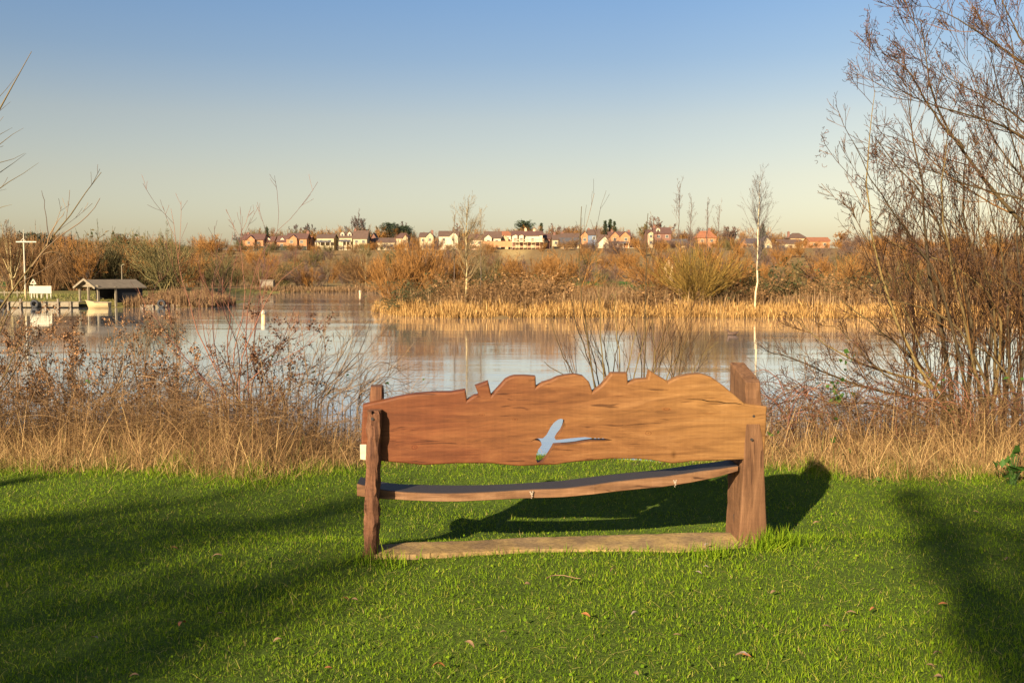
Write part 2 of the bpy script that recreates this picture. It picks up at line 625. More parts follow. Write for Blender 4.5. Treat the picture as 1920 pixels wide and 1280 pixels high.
sand = (np.exp(-((gx - (-1.0 + (gy - 345) * 0.06)) / 6.0) ** 4) * sstep(285, 300, gy) * (1 - sstep(378, 390, gy)))[:, None]
col = col * (1 - sand) + np.array((0.34, 0.24, 0.11)) * sand
ca = gme.color_attributes.new('ground_colour', 'FLOAT_COLOR', 'POINT')
ca.data.foreach_set('color', np.concatenate([col, np.ones((len(col), 1))], 1).astype(np.float32).ravel())
m, t, b, o = new_mat('ground_soil_and_turf')
a = t.nodes.new('ShaderNodeAttribute'); a.attribute_name = 'ground_colour'
v = coords(t)
n1 = noise(t, v, 0.9, 6, 0.65)
n2 = noise(t, v, 40, 4, 0.7)
cc = mixc(t, 1.0, a.outputs['Color'], ramp(t, [(0.3, (0.65, 0.7, 0.65)), (0.7, (1.25, 1.2, 1.1))], n1), 'MULTIPLY')
cc = mixc(t, 1.0, cc, ramp(t, [(0.3, (0.6, 0.6, 0.6)), (0.7, (1.3, 1.3, 1.3))], n2), 'MULTIPLY')
t.links.new(cc, b.inputs['Base Color'])
b.inputs['Roughness'].default_value = 0.95
b.inputs['Specular IOR Level'].default_value = 0.1
bump(t, b, n2, 0.5, 0.03)
tag(link('ground', gme, m), kind='structure')

# ------------------------------------------------------------------ the lake
m, t, b, o = new_mat('lake_water')
b.inputs['Base Color'].default_value = (0.63, 0.65, 0.69, 1)
b.inputs['Metallic'].default_value = 0.86            # a skin of thin ice: almost a mirror
b.inputs['Roughness'].default_value = 0.045
b.inputs['IOR'].default_value = 1.4
b.inputs['Specular IOR Level'].default_value = 0.5
v = coords(t, 'Object', (0.45, 1.9, 1))
w1 = noise(t, v, 2.2, 3, 0.5)
v2 = coords(t, 'Object', (0.25, 1.0, 1))
w2 = noise(t, v2, 0.35, 3, 0.5)
v3 = coords(t, 'Object', (0.035, 0.16, 1))
pat = ramp(t, [(0.42, (0.12, 0.12, 0.12)), (0.62, (1, 1, 1))], noise(t, v3, 1.0, 3, 0.5))     # calmer and ruffled lanes
ad = t.nodes.new('ShaderNodeMath'); ad.operation = 'MULTIPLY_ADD'
ad.inputs[1].default_value = 2.2
t.links.new(w2, ad.inputs[0]); t.links.new(w1, ad.inputs[2])
mu = t.nodes.new('ShaderNodeMath'); mu.operation = 'MULTIPLY'
t.links.new(ad.outputs[0], mu.inputs[0]); t.links.new(pat, mu.inputs[1])
bump(t, b, mu.outputs[0], 0.12, 0.06)
wm = MB().add([(-420, 8.5, WATER), (420, 8.5, WATER), (420, 200, WATER), (-420, 200, WATER)], [(0, 1, 2, 3)])
tag(wm.build('lake_water', m), kind='structure')

# ------------------------------------------------------------------ vegetation materials
M = {}
M['scrub_brown'] = tinted('brown_scrub_twigs', [(0, (0.075, 0.042, 0.02)), (0.5, (0.20, 0.105, 0.04)), (1, (0.33, 0.185, 0.07))], objrand=0.3)
M['scrub_orange'] = tinted('orange_willow_twigs', [(0, (0.14, 0.06, 0.014)), (0.5, (0.275, 0.125, 0.028)), (1, (0.42, 0.205, 0.05))], objrand=0.25)
M['scrub_olive'] = tinted('olive_scrub_twigs', [(0, (0.045, 0.045, 0.014)), (0.5, (0.13, 0.105, 0.035)), (1, (0.24, 0.18, 0.065))], objrand=0.3)
M['scrub_mauve'] = tinted('mauve_birch_twigs', [(0, (0.075, 0.048, 0.038)), (0.5, (0.15, 0.09, 0.065)), (1, (0.22, 0.14, 0.1))], objrand=0.25)
M['scrub_green'] = tinted('ivy_and_bramble_leaves', [(0, (0.02, 0.03, 0.008)), (0.5, (0.055, 0.065, 0.018)), (0.85, (0.12, 0.085, 0.03)), (1, (0.2, 0.13, 0.05))], objrand=0.3)
M['tree_grey'] = tinted('grey_tree_twigs', [(0, (0.07, 0.055, 0.05)), (1, (0.17, 0.13, 0.11))], objrand=0.2)
M['tree_tan'] = tinted('tan_tree_twigs', [(0, (0.15, 0.1, 0.045)), (1, (0.36, 0.26, 0.12))], objrand=0.2)
M['willow_gold'] = tinted('golden_willow_rods', [(0, (0.08, 0.052, 0.01)), (0.5, (0.2, 0.115, 0.02)), (1, (0.31, 0.2, 0.04))])
M['conifer'] = tinted('conifer_needles', [(0, (0.016, 0.026, 0.014)), (0.6, (0.045, 0.065, 0.03)), (1, (0.09, 0.11, 0.05))], objrand=0.3)
M['birch_bark'] = plain('birch_bark', (0.52, 0.42, 0.24), 0.7, 0.35, 2.0)
M['pale_bark'] = plain('pale_yellow_bark', (0.36, 0.27, 0.12), 0.8, 0.3, 2.0)
M['dark_bark'] = plain('dark_bark', (0.09, 0.06, 0.04), 0.85, 0.3, 2.0)
M['reed'] = tinted('golden_reeds', [(0, (0.14, 0.065, 0.018)), (0.5, (0.38, 0.215, 0.062)), (1, (0.6, 0.37, 0.13))], trans=0.15)


# ------------------------------------------------------------------ bushes and trees beyond the water (unit sized, scaled when placed)
def unit(mb):
    """Scales a bush so that nearly all of it lies below height one."""
    k = 1.0 / np.quantile(np.concatenate([v[:, 2] for v in mb.v]), 0.985)
    mb.v = [v * k for v in mb.v]
    return mb


def mesh_round(seed, stems=16, k1=9, k2=7, spread=0.85, sides=3, r0=0.011, up=0.06):
    r = np.random.default_rng(seed)
    mb = MB()
    P, R = fan(stems, (0, 0, 0), 0.95, spread, r, 6, r0, 0.12, 0.18, up)
    tubes(mb, P, R, sides, rng=r)
    P1, R1 = sprout(P, R, k1, 0.6, 0.6, 5, 0.12, 0.15, 1, 0.6, 0.15, 0.0035, r)
    tubes(mb, P1, R1, sides, rng=r)
    P2, R2 = sprout(P1, R1, k2, 0.7, 0.6, 4, 0.15, 0.1, 1, 0.7, 0.15, 0.0028, r)
    tubes(mb, P2, R2, sides, rng=r)
    return unit(mb)


def mesh_upright(seed, stems=60, spread=0.7, k1=7, r0=0.008):
    r = np.random.default_rng(seed)
    mb = MB()
    P, R = fan(stems, (0, 0, 0), 1.0, spread, r, 6, r0, 0.05, 0.2, 0.05, 0.45)
    tubes(mb, P, R, 3, rng=r)
    P1, R1 = sprout(P, R, k1, 0.35, 0.45, 4, 0.2, 0.25, 1, 0.6, 0.08, 0.0028, r)
    tubes(mb, P1, R1, 3, rng=r)
    P2, R2 = sprout(P1, R1, 4, 0.4, 0.5, 3, 0.2, 0.2, 1, 0.7, 0.08, 0.0024, r)
    tubes(mb, P2, R2, 3, rng=r)
    return unit(mb)


def mesh_bramble(seed, n=90, leafy=1600):
    r = np.random.default_rng(seed)
    mb = MB()
    P, R = fan(n, (0, 0, 0), 0.95, 1.1, r, 6, 0.008, 0.2, 0.5, -0.12)
    P[:, :, 2] = np.abs(P[:, :, 2])
    tubes(mb, P, R, 3, tint=r.uniform(0.7, 1, len(P)), rng=r)
    P1, R1 = sprout(P, R, 7, 0.8, 0.5, 4, -0.05, 0.1, 1, 0.6, 0.2, 0.003, r)
    tubes(mb, P1, R1, 3, tint=r.uniform(0.6, 1, len(P1)), rng=r)
    q = pick(P1, max(1, leafy // len(P1)), r)
    leaves(mb, q, 0.06, r)
    return unit(mb)


def tree_parts(seed, limbs=9, spread=0.75, trunk_h=0.35, k=(7, 6, 4), r0=0.02, up=0.08, lens=(0.55, 0.5, 0.5), lean=0.02, rmin=0.0022):
    """(trunk, crown) builders of a bare tree one unit tall."""
    r = np.random.default_rng(seed)
    tr, cr_ = MB(), MB()
    T = resample([(0, 0, -0.05), (lean, 0, trunk_h * 0.6), (lean * 2, 0.01, trunk_h), (lean * 1.5, 0, trunk_h + 0.25)], 8)[None]
    TR = np.linspace(r0, r0 * 0.55, 8)[None]
    tubes(tr, T, TR, 7, tint=0.5, rng=r)
    P, R = fan(limbs, (lean * 2, 0.01, trunk_h), (1 - trunk_h), spread, r, 7, r0 * 0.6, 0.1, 0.0, up)
    P += (r.uniform(-0.12, 0.12, (limbs, 1, 1)) * np.array([0, 0, 1.0]))
    P[:, 0] = T[0, r.integers(3, 8, limbs)]
    tubes(tr, P, R, 5, tint=0.5, rng=r)
    for kk, ll in zip(k, lens):  # ever finer twigs
        P, R = sprout(P, R, kk, 0.65, ll, 5, up, 0.2, 1, 0.6, 0.12, rmin, r)
        tubes(cr_, P, R, 3, rng=r)
    kk = 1.0 / np.quantile(np.concatenate([v[:, 2] for v in cr_.v]), 0.995)
    for mb in (tr, cr_):
        mb.v = [v * kk for v in mb.v]
    return tr, cr_


def mesh_conifer(seed, slim=0.28, tiers=22, flat=False):
    r = np.random.default_rng(seed)
    mb = MB()
    tubes(mb, np.array([[(0, 0, 0), (0, 0, 0.5), (0, 0, 1.0)]], float), np.array([[0.02, 0.014, 0.003]]), 5, tint=0.3, rng=r)
    n = tiers * 9
    z = r.uniform(0.12, 1.0, n) if not flat else np.clip(r.normal(0.75, 0.17, n), 0.3, 1)
    prof = (1 - z) * slim + 0.02 if not flat else slim * np.sqrt(np.clip(1 - ((z - 0.7) / 0.36) ** 2, 0.03, 1))
    az = r.uniform(0, 6.283, n)
    L = prof * r.uniform(0.6, 1.25, n)
    P = np.zeros((n, 4, 3))
    for i in range(4):
        q = i / 3
        P[:, i] = np.stack([np.cos(az) * L * q, np.sin(az) * L * q, z + (0.25 if flat else -0.35) * L * q * q], 1)
    tubes(mb, P, np.full((n, 4), 0.004), 3, tint=0.1, rng=r)
    q = pick(P, 22, r, 0.15)
    q += r.normal(0, 0.012, q.shape)
    leaves(mb, q[::2], 0.045, r, slim=0.45)
    return mb


BUSH = {
    'round': [mesh_round(s, 16, 9, 7) for s in (11, 12, 13)],
    'upright': [mesh_upright(s, 60, 0.75) for s in (21, 22, 23)],
    'bramble': [mesh_bramble(s) for s in (31, 32, 33)],
}
_mc = {}


def far_bush(kind, matname, i):
    key = (kind, matname, i)
    if key not in _mc:
        src = BUSH[kind][i]
        me = src.mesh(matname + '_shrub')
        me.materials.append(M[matname])
        _mc[key] = me
    return _mc[key]


GROUPS = {
    'scrub_orange': ('orange_willow_bush', 'bush', 'orange willow bushes of the scrub between lake and houses', 'leafless orange twigged bush in the scrub between lake and houses'),
    'scrub_brown': ('brown_bush', 'bush', 'brown bushes of the scrub between lake and houses', 'leafless brown twigged bush in the scrub between lake and houses'),
    'scrub_olive': ('olive_bush', 'bush', 'olive bushes of the scrub between lake and houses', 'leafless olive grey bush in the scrub between lake and houses'),
    'scrub_mauve': ('mauve_bush', 'bush', 'mauve bushes of the scrub between lake and houses', 'leafless mauve brown bush in the scrub between lake and houses'),
    'scrub_green': ('dark_leafy_bush', 'bush', 'dark leafy bushes of the scrub between lake and houses', 'dark green and brown leafy bush in the scrub between lake and houses'),
}


def put_bush(kind, matname, x, y, h, rng, wide=1.0, label=None, group=None, name=None, cat=None, sink=0.12):
    me = far_bush(kind, matname, int(rng.integers(0, 3)))
    g = GROUPS[matname]
    o = bpy.data.objects.new(name or g[0], me)
    C.objects.link(o)
    o.location = (float(x), float(y), hz(x, y) - sink * h * 0.3)
    w = h * wide * rng.uniform(0.9, 1.1)
    o.scale = (w, w, h)
    o.rotation_euler = (0, 0, float(rng.uniform(0, 6.28)))
    return tag(o, label or g[3], cat or g[1], group if group is not None else (None if label else g[2]))


def put_tree(name, label, x, y, h, seed, bark, twig, wide=1.0, cat='tree', group=None, **kw):
    root = thing(name, (x, y, hz(x, y) - 0.1), label, cat, group, rz=seed * 1.3)
    tr, cr_ = tree_parts(seed, **kw)
    for mb in (tr, cr_):
        mb.v = [v * np.array([h * wide, h * wide, h]) for v in mb.v]
    tr.build('trunk', M[bark], root)
    cr_.build('crown', M[twig], root)
    return root


def px_tree(px, top, Y, *a, name='bare_tree', label='', **kw):
    """A tree whose top is seen at (px, top) and that stands Y metres away."""
    p = at(px, top, Y)
    return put_tree(name, label, p[0], Y, p[2] - hz(p[0], Y), *a, **kw)


rv = np.random.default_rng(99)
# --- the scrub on the slope: separate bushes, densest low down
def scrub_mat(px, r):
    q = r.uniform()
    if px < 430:
        return 'scrub_orange' if q < 0.3 else 'scrub_brown' if q < 0.55 else 'scrub_olive' if q < 0.9 else 'scrub_green'
    if px < 720:
        return 'scrub_orange' if q < 0.3 else 'scrub_brown' if q < 0.6 else 'scrub_olive' if q < 0.85 else 'scrub_mauve'
    return 'scrub_orange' if q < 0.42 else 'scrub_brown' if q < 0.68 else 'scrub_mauve' if q < 0.9 else 'scrub_olive'


for row, (Y, n, hmin, hmax) in enumerate([(384, 60, 1.6, 3.0), (364, 54, 2.4, 4.2), (338, 40, 2.5, 4.5), (308, 38, 3, 5), (278, 36, 3, 5.5), (246, 36, 3, 5.5), (214, 34, 3, 5.5), (188, 30, 2.5, 5)]):
    for i in range(n):
        px = -60 + 2040 * (i + rv.uniform(-0.45, 0.45)) / n
        y = Y + rv.uniform(-12, 12)
        p = at(px, 500, y)
        if 912 < px < 985 and 290 < y < 395 and abs(p[0] + 1) < 7:
            continue                                  # the bare sandy bank
        if 1100 < px < 1240 and y > 330 or 1165 < px < 1230 and y > 300:
            if rv.uniform() < 0.45: continue
        if 580 < px < 665 and y > 355: continue
        if 945 < px < 1030 and y > 230 and rv.uniform() < 0.85: continue
        if 1375 < px < 1560 and y > 320 and rv.uniform() < 0.7: continue
        mt = scrub_mat(px, rv)
        kd = 'bramble' if mt == 'scrub_green' else ('upright' if mt in ('scrub_orange', 'scrub_olive') and rv.uniform() < 0.5 else 'round')
        h = rv.uniform(hmin, hmax)
        put_bush(kd, mt, p[0], y, h, rv, rv.uniform(0.9, 1.3))
for i in range(64):                                   # garden bushes along the foot of the houses
    px = 440 + 1120 * (i + rv.uniform(0, 1)) / 64
    if 945 < px < 1030 or 1120 < px < 1185: continue
    y = rv.uniform(381, 388)
    p = at(px, 466, y)
    put_bush('round', scrub_mat(px, rv), p[0], y, rv.uniform(1.4, 3.0), rv, rv.uniform(0.9, 1.5),
             'small bare garden bush at the foot of the houses on the ridge', 'garden bushes at the foot of the houses')
# --- taller bushes and small trees along the far water's edge and on the left shore
for i in range(30):
    px = rv.uniform(-50, 450)
    y = rv.uniform(112, 150) if px < 360 else rv.uniform(142, 160)
    p = at(px, 500, y)
    mt = scrub_mat(px, rv)
    put_bush('bramble' if mt == 'scrub_green' else 'upright' if rv.uniform() < 0.5 else 'round', mt, p[0], y, rv.uniform(3.0, 6.8) * (0.75 if px > 390 else 1), rv, rv.uniform(0.6, 0.9),
             'tall bare bush of the wood behind the boathouse shore', 'tall bushes of the wood behind the boathouse shore')
for i in range(26):
    px = rv.uniform(400, 1000)
    y = rv.uniform(143, 165)
    p = at(px, 500, y)
    put_bush('round', scrub_mat(px, rv), p[0], y, rv.uniform(1.8, 5.0), rv, rv.uniform(0.8, 1.2),
             'bare bush on the far bank left of the reedy island', 'bushes on the far bank left of the reedy island')
for i in range(36):
    px = rv.uniform(1000, 1960)
    y = rv.uniform(100, 170)
    p = at(px, 500, y)
    put_bush('round', scrub_mat(px, rv), p[0], y, rv.uniform(1.5, 3.4) * (1.35 if px > 1480 else 0.8), rv, rv.uniform(0.9, 1.4),
             'low bare bush on the green meadow behind the island', 'bushes on the meadow behind the island')
# --- single trees one can tell apart
px_tree(300, 418, 118, 41, 'pale_bark', 'scrub_olive', 0.6, name='bare_tree', label='tall bare tree with pale limbs above the boathouse reeds', trunk_h=0.2, limbs=12, spread=0.5, k=(7, 6, 3))
px_tree(20, 400, 104, 42, 'pale_bark', 'scrub_brown', 0.6, name='bare_tree', label='bare tree at the left edge of the photo beside the white mast', trunk_h=0.15, limbs=12, spread=0.55, k=(7, 6, 3))
px_tree(160, 452, 110, 43, 'dark_bark', 'scrub_orange', 0.95, name='willow_tree', label='broad orange brown willow behind the white sign board', trunk_h=0.12, limbs=16, spread=0.75, k=(7, 6, 3))
px_tree(232, 447, 125, 44, 'pale_bark', 'scrub_orange', 0.6, name='willow_tree', label='upright orange brown tree right of the broad willow', trunk_h=0.2, limbs=12, spread=0.6)
px_tree(415, 478, 120, 45, 'dark_bark', 'scrub_olive', 0.8, name='bare_tree', label='olive bare tree with dark ivy base at the channel mouth', trunk_h=0.15, limbs=12, spread=0.6)
px_tree(615, 478, 150, 46, 'dark_bark', 'tree_tan', 0.7, name='bare_tree', label='small pale bare tree beside the dark domed bush', trunk_h=0.15, limbs=12, spread=0.6, r0=0.014)
px_tree(685, 462, 150, 47, 'pale_bark', 'tree_tan', 0.55, name='bare_tree', label='pale forked bare tree on the far bank left of the island', trunk_h=0.3, limbs=8, spread=0.45, r0=0.026)
p = at(572, 500, 147)
put_bush('round', 'scrub_mauve', p[0], 147, 3.1, rv, 1.4, 'dark domed purple brown bush at the far water edge', '', 'domed_bush')
p = at(1500, 500, 92)
put_bush('upright', 'willow_gold' if False else 'scrub_olive', p[0], 92, 3.2, rv, 0.55, 'pale green coppiced rods standing right of the birch', '', 'coppice_bush')
# skyline trees beside and behind the houses
sky = [
    (678, 402, 425, 51, 'dark_bark', 'tree_grey', 0.62, 'tallest grey bare tree on the skyline above the brown roofed house'),
    (707, 424, 430, 52, 'dark_bark', 'scrub_olive', 1.15, 'low spreading bare tree right of the tallest skyline tree'),
    (573, 419, 450, 53, 'dark_bark', 'tree_grey', 0.75, 'rounded grey bare tree behind the right hand orange house'),
    (548, 422, 455, 54, 'dark_bark', 'tree_grey', 0.7, 'grey bare tree left of the rounded skyline tree'),
    (650, 424, 440, 55, 'dark_bark', 'tree_grey', 0.7, 'small grey bare tree above the two white dormers'),
    (752, 416, 436, 56, 'dark_bark', 'tree_grey', 0.8, 'grey bare tree between the dark conifers on the skyline'),
    (1231, 406, 440, 57, 'dark_bark', 'scrub_mauve', 1.05, 'broad reddish bare tree above the brick house with bay windows'),
    (1210, 418, 425, 58, 'dark_bark', 'scrub_olive', 0.9, 'olive bare tree left of the broad reddish skyline tree'),
    (1045, 420, 440, 59, 'dark_bark', 'scrub_mauve', 0.9, 'mauve bare tree right of the scaffolded house'),
    (1072, 424, 440, 60, 'dark_bark', 'scrub_brown', 1.2, 'wide brown bare tree behind the grey roofed bungalow'),
    (860, 420, 440, 61, 'dark_bark', 'scrub_mauve', 0.9, 'reddish bare tree behind the long cream house'),
    (228, 436, 300, 62, 'dark_bark', 'scrub_brown', 0.9, 'bare tree on the skyline left of the tall pale limbed tree'),
    (110, 442, 300, 63, 'dark_bark', 'scrub_mauve', 1.1, 'mauve bare tree on the skyline right of the mast'),
    (405, 440, 330, 64, 'dark_bark', 'scrub_brown', 1.0, 'brown bare tree on the skyline left of the orange houses'),
    (1340, 428, 410, 65, 'dark_bark', 'scrub_orange', 1.0, 'orange bare tree on the skyline left of the birch'),
    (1372, 424, 415, 66, 'dark_bark', 'scrub_mauve', 1.0, 'reddish bare tree on the skyline just left of the birch'),
    (1575, 432, 400, 67, 'dark_bark', 'scrub_orange', 1.1, 'orange bare tree on the skyline right of the far bungalows'),
    (1680, 425, 380, 68, 'dark_bark', 'scrub_mauve', 1.0, 'rounded mauve tree on the skyline behind the big willow'),
    (1850, 432, 360, 69, 'dark_bark', 'scrub_orange', 1.2, 'orange skyline tree far behind the willow at the right edge'),
    (460, 436, 440, 70, 'dark_bark', 'tree_grey', 1.2, 'grey bare tree behind the leftmost orange house'),
    (610, 432, 430, 73, 'dark_bark', 'scrub_orange', 1.4, 'broad bright orange tree left of the dormered house'),
    (588, 434, 415, 74, 'dark_bark', 'scrub_orange', 1.3, 'bright orange tree right of the orange gabled house'),
    (1290, 434, 405, 75, 'dark_bark', 'scrub_orange', 1.2, 'orange bare tree right of the brick house with bay windows'),
    (880, 430, 415, 76, 'dark_bark', 'scrub_orange', 1.2, 'orange bare tree between the long cream house and the brown roof'),
]
for px, top, Y, sd_, bk, tw, wd, lb in sky:
    px_tree(px, top, Y, sd_, bk, tw, wd, label=lb, limbs=11, k=(7, 6, 5), trunk_h=0.2, rmin=0.0065, r0=0.03)
for i in range(170):
    px = rv.uniform(-40, 450) if i < 28 else rv.uniform(1570, 1960) if i < 52 else rv.uniform(450, 1480)
    Y = rv.uniform(300, 400) if i < 52 else rv.uniform(412, 450)
    p = at(px, 452, Y)
    put_bush('round', scrub_mat(px, rv), p[0], Y, max(2.5, at(px, rv.uniform(434, 450) if i < 52 else rv.uniform(424, 446), Y)[2] - hz(p[0], Y)), rv, 1.0,
             'bare bush of the hazy hedge along the skyline', 'hedge bushes along the skyline')
con = [
    (500, 426, 430, 0.2, False, 'dark pointed conifer between the orange houses'),
    (730, 421, 430, 0.42, True, 'dark flat topped pine left of the grey tree among conifers'),
    (757, 426, 432, 0.4, True, 'dark rounded conifer right of the grey tree among conifers'),
    (984, 416, 425, 0.35, True, 'dark pine behind the chimney of the scaffolded house'),
    (1015, 419, 425, 0.2, False, 'narrow dark conifer right of the scaffolded house chimneys'),
    (1135, 415, 420, 0.22, False, 'green conifer left of a pair above the twin gabled house'),
    (1144, 412, 424, 0.22, False, 'tallest green conifer above the twin gabled house'),
    (1152, 416, 422, 0.22, False, 'green conifer right of a pair above the twin gabled house'),
    (1430, 420, 415, 0.3, False, 'dark green conifer just right of the birch'),
    (66, 443, 160, 0.5, True, 'black green pine behind the arm of the white mast'),
    (74, 458, 170, 0.5, True, 'lower dark pine below the arm of the white mast'),
]
for i, (px, top, Y, slim, flat, lb) in enumerate(con):
    p = at(px, top, Y)
    h = p[2] - hz(p[0], Y)
    o = mesh_conifer(80 + i, slim * (1.0 if not flat else 1.0), 22, flat)
    if not flat and h < 8:
        pass
    ob = o.build('conifer_tree', M['conifer'], None, (p[0], Y, hz(p[0], Y)))
    ob.scale = (h, h, h)
    tag(ob, lb, 'tree')


# ------------------------------------------------------------------ the reedy island
ri = np.random.default_rng(5)


def scatter(n, x0, x1, y0, y1, test, rng):
    out = []
    tot = 0
    while tot < n:
        x = rng.uniform(x0, x1, 4 * n); y = rng.uniform(y0, y1, 4 * n)
        k = test(x, y)
        out.append(np.stack([x[k], y[k]], 1)); tot += k.sum()
    q = np.concatenate(out)[:n]
    return np.column_stack([q, height(q[:, 0], q[:, 1])])


def reeds(name, label, n, box, test, hmin, hmax, width, rng, mat, lean=0.18, group=None, tint=None):
    B = scatter(n, *box, test, rng)
    h = rng.uniform(hmin, hmax, n) * (0.75 + 0.25 * np.sin(B[:, 0] * 1.3) * np.sin(B[:, 0] * 0.37 + B[:, 1]) + 0.22 * np.sin(B[:, 0] * 4.7 + B[:, 1] * 2) * np.sin(B[:, 0] * 2.9))
    mb = blades(MB(), B, h, np.full(n, width) * rng.uniform(0.6, 1.4, n), rng, lean, 3, 0.7)
    return tag(mb.build(name, M[mat]), label, 'reeds', group, 'stuff')


reeds('island_reeds', 'golden dry reeds fringing the island at the water edge', 26000, (-9.5, 40, 58, 74),
      lambda x, y: (land(x, y) > -0.25) & (land(x, y) < 2.1) & (y < 70) & (np.sin(x * 1.7 + np.sin(y * 2.1)) * np.sin(x * 0.63 + y) > -0.72), 0.4, 0.92, 0.033, ri, 'reed', 0.3)
M['reed_tall'] = tinted('tall_reed_stalks', [(0, (0.2, 0.12, 0.05)), (1, (0.5, 0.34, 0.16))], trans=0.1)
reeds('tall_reed_stalks', 'tall pale feathery reed stalks standing above the island fringe', 420, (-8.0, 38, 59, 66),
      lambda x, y: (land(x, y) > 0.6) & (land(x, y) < 3.5), 1.1, 1.75, 0.028, ri, 'reed_tall', 0.1)
M['herb_brown'] = tinted('dead_brown_herbs', [(0, (0.09, 0.05, 0.025)), (0.6, (0.2, 0.115, 0.05)), (1, (0.33, 0.2, 0.09))], trans=0.1)
reeds('dead_herbs', 'brown dead herbs covering the island behind the reeds', 26000, (-8, 40, 60, 84),
      lambda x, y: land(x, y) > 1.6, 0.7, 1.5, 0.035, ri, 'herb_brown', 0.35)
reeds('far_shore_reeds', 'strip of brown reeds along the far shore', 9000, (-62, 12, 132, 146),
      lambda x, y: (land(x, y) > -0.4) & (land(x, y) < 2.2) & (y > 120), 0.35, 0.85, 0.06, ri, 'herb_brown')
reeds('boathouse_reeds', 'brown reeds on the spit right of the boathouse', 9000, (-31, -22, 75, 84),
      lambda x, y: (land(x, y) > -0.1) & (x > -30.0 + (y - 76) * 0.4), 0.6, 1.15, 0.035, ri, 'herb_brown', 0.2)
M['grass_far'] = tinted('rank_shore_grass', [(0, (0.06, 0.08, 0.015)), (0.5, (0.16, 0.16, 0.035)), (1, (0.3, 0.23, 0.08))], trans=0.2)
reeds('shore_grass', 'rough green and straw grass behind the jetty', 7000, (-60, -30, 76, 92),
      lambda x, y: land(x, y) > 0.6, 0.15, 0.4, 0.04, ri, 'grass_far', 0.4)

# bushes and trees of the island
def isl(px, top, Y, kind, mat, wide, label, name, sink=0.1, cat='bush', group=None, tall=None):
    p = at(px, top, Y)
    h = p[2] - hz(p[0], Y)
    return put_bush(kind, mat, p[0], Y, h, ri, wide, label, group or '', name, cat, sink)


isl(790, 446, 69, 'upright', 'scrub_orange', 0.9, 'large orange brown willow scrub at the left end of the island', 'willow_bush')
isl(745, 468, 67, 'round', 'scrub_orange', 0.85, 'lower orange bush at the far left tip of the island', 'willow_bush')
isl(850, 470, 72, 'round', 'scrub_orange', 0.8, 'orange brown bush just left of the pale trunked island tree', 'willow_bush')
isl(920, 480, 73, 'round', 'scrub_olive', 0.8, 'olive brown bush just right of the pale trunked island tree', 'willow_bush')
isl(1012, 484, 71, 'upright', 'scrub_orange', 1.25, 'wide orange willow below the scaffolded house', 'willow_bush')
isl(1055, 470, 72, 'round', 'scrub_orange', 0.9, 'rounded orange bush on the middle of the island', 'willow_bush')
isl(1255, 458, 66, 'round', 'scrub_orange', 0.8, 'orange bush left of the golden fan willow', 'willow_bush')
isl(1345, 446, 65, 'round', 'scrub_orange', 0.75, 'tall orange bush behind the golden fan willow', 'willow_bush')
isl(1590, 478, 75, 'upright', 'scrub_orange', 0.8, 'orange brown willow right of the pale coppiced rods', 'willow_bush')
isl(1640, 455, 78, 'round', 'scrub_brown', 0.9, 'brown willow bush behind the thin yellow stem of the big willow', 'willow_bush')
for i in range(34):
    px = 770 + 900 * (i + ri.uniform(0, 1)) / 34
    Y = ri.uniform(63.0, 68)
    if 1020 < px < 1230:
        Y = ri.uniform(62, 64)
    top = ri.uniform(508, 542) if not 1020 < px < 1230 else ri.uniform(548, 560)
    p = at(px, top, Y)
    put_bush('bramble', 'scrub_green' if ri.uniform() < 0.4 else 'scrub_brown', p[0], Y, max(0.8, p[2] - hz(p[0], Y)), ri, ri.uniform(0.9, 1.4),
             'low brown bramble thicket behind the island reeds', 'bramble thickets behind the island reeds', 'bramble_thicket', 'bramble')
isl(1400, 500, 66, 'bramble', 'scrub_green', 0.9, 'dark green bramble between golden willow and birch', 'bramble_thicket', cat='bramble')
isl(1462, 494, 67, 'bramble', 'scrub_green', 0.95, 'tall dark bramble mound right of the birch trunk', 'bramble_thicket', cat='bramble')
isl(1520, 522, 66, 'bramble', 'scrub_brown', 1.2, 'brown bramble slope falling right of the birch', 'bramble_thicket', cat='bramble')
for px, top, Y, mt in ((945, 520, 70, 'scrub_green'), (1010, 515, 70, 'scrub_green'), (840, 525, 67, 'scrub_green'), (1300, 535, 66, 'scrub_green')):
    isl(px, top, Y, 'bramble', mt, 1.2, {945: 'dark leafy bramble right of the pale trunked island tree', 1010: 'dark leafy bramble below the wide orange willow', 840: 'dark leafy bramble left of the pale trunked island tree', 1300: 'dark leafy bramble at the foot of the golden fan willow'}[px], 'bramble_thicket', cat='bramble')

# golden fan willow
p = at(1305, 586, 62.0)
g = thing('golden_willow', (p[0], 62, hz(p[0], 62) - 0.1), 'golden yellow fan shaped willow on the island left of the birch', 'willow')
mb = MB()
P, R = fan(130, (0, 0, 0.4), 4.1, 1.1, ri, 8, 0.022, 0.04, 0.5, 0.02, 0.4, 0.3)
tubes(mb, P, R, 3, rng=ri)
P1, R1 = sprout(P, R, 7, 0.35, 0.35, 4, 0.08, 0.25, 1, 0.6, 0.06, 0.011, ri)
tubes(mb, P1, R1, 3, rng=ri)
mb.build('rods', M['willow_gold'], g)
mb = MB()
P, R = fan(20, (0, 0, -0.2), 0.9, 0.9, ri, 5, 0.12, 0.1, 0.6)
tubes(mb, P, R, 6, tint=0.4, rng=ri)
mb.build('stump', M['dark_bark'], g)


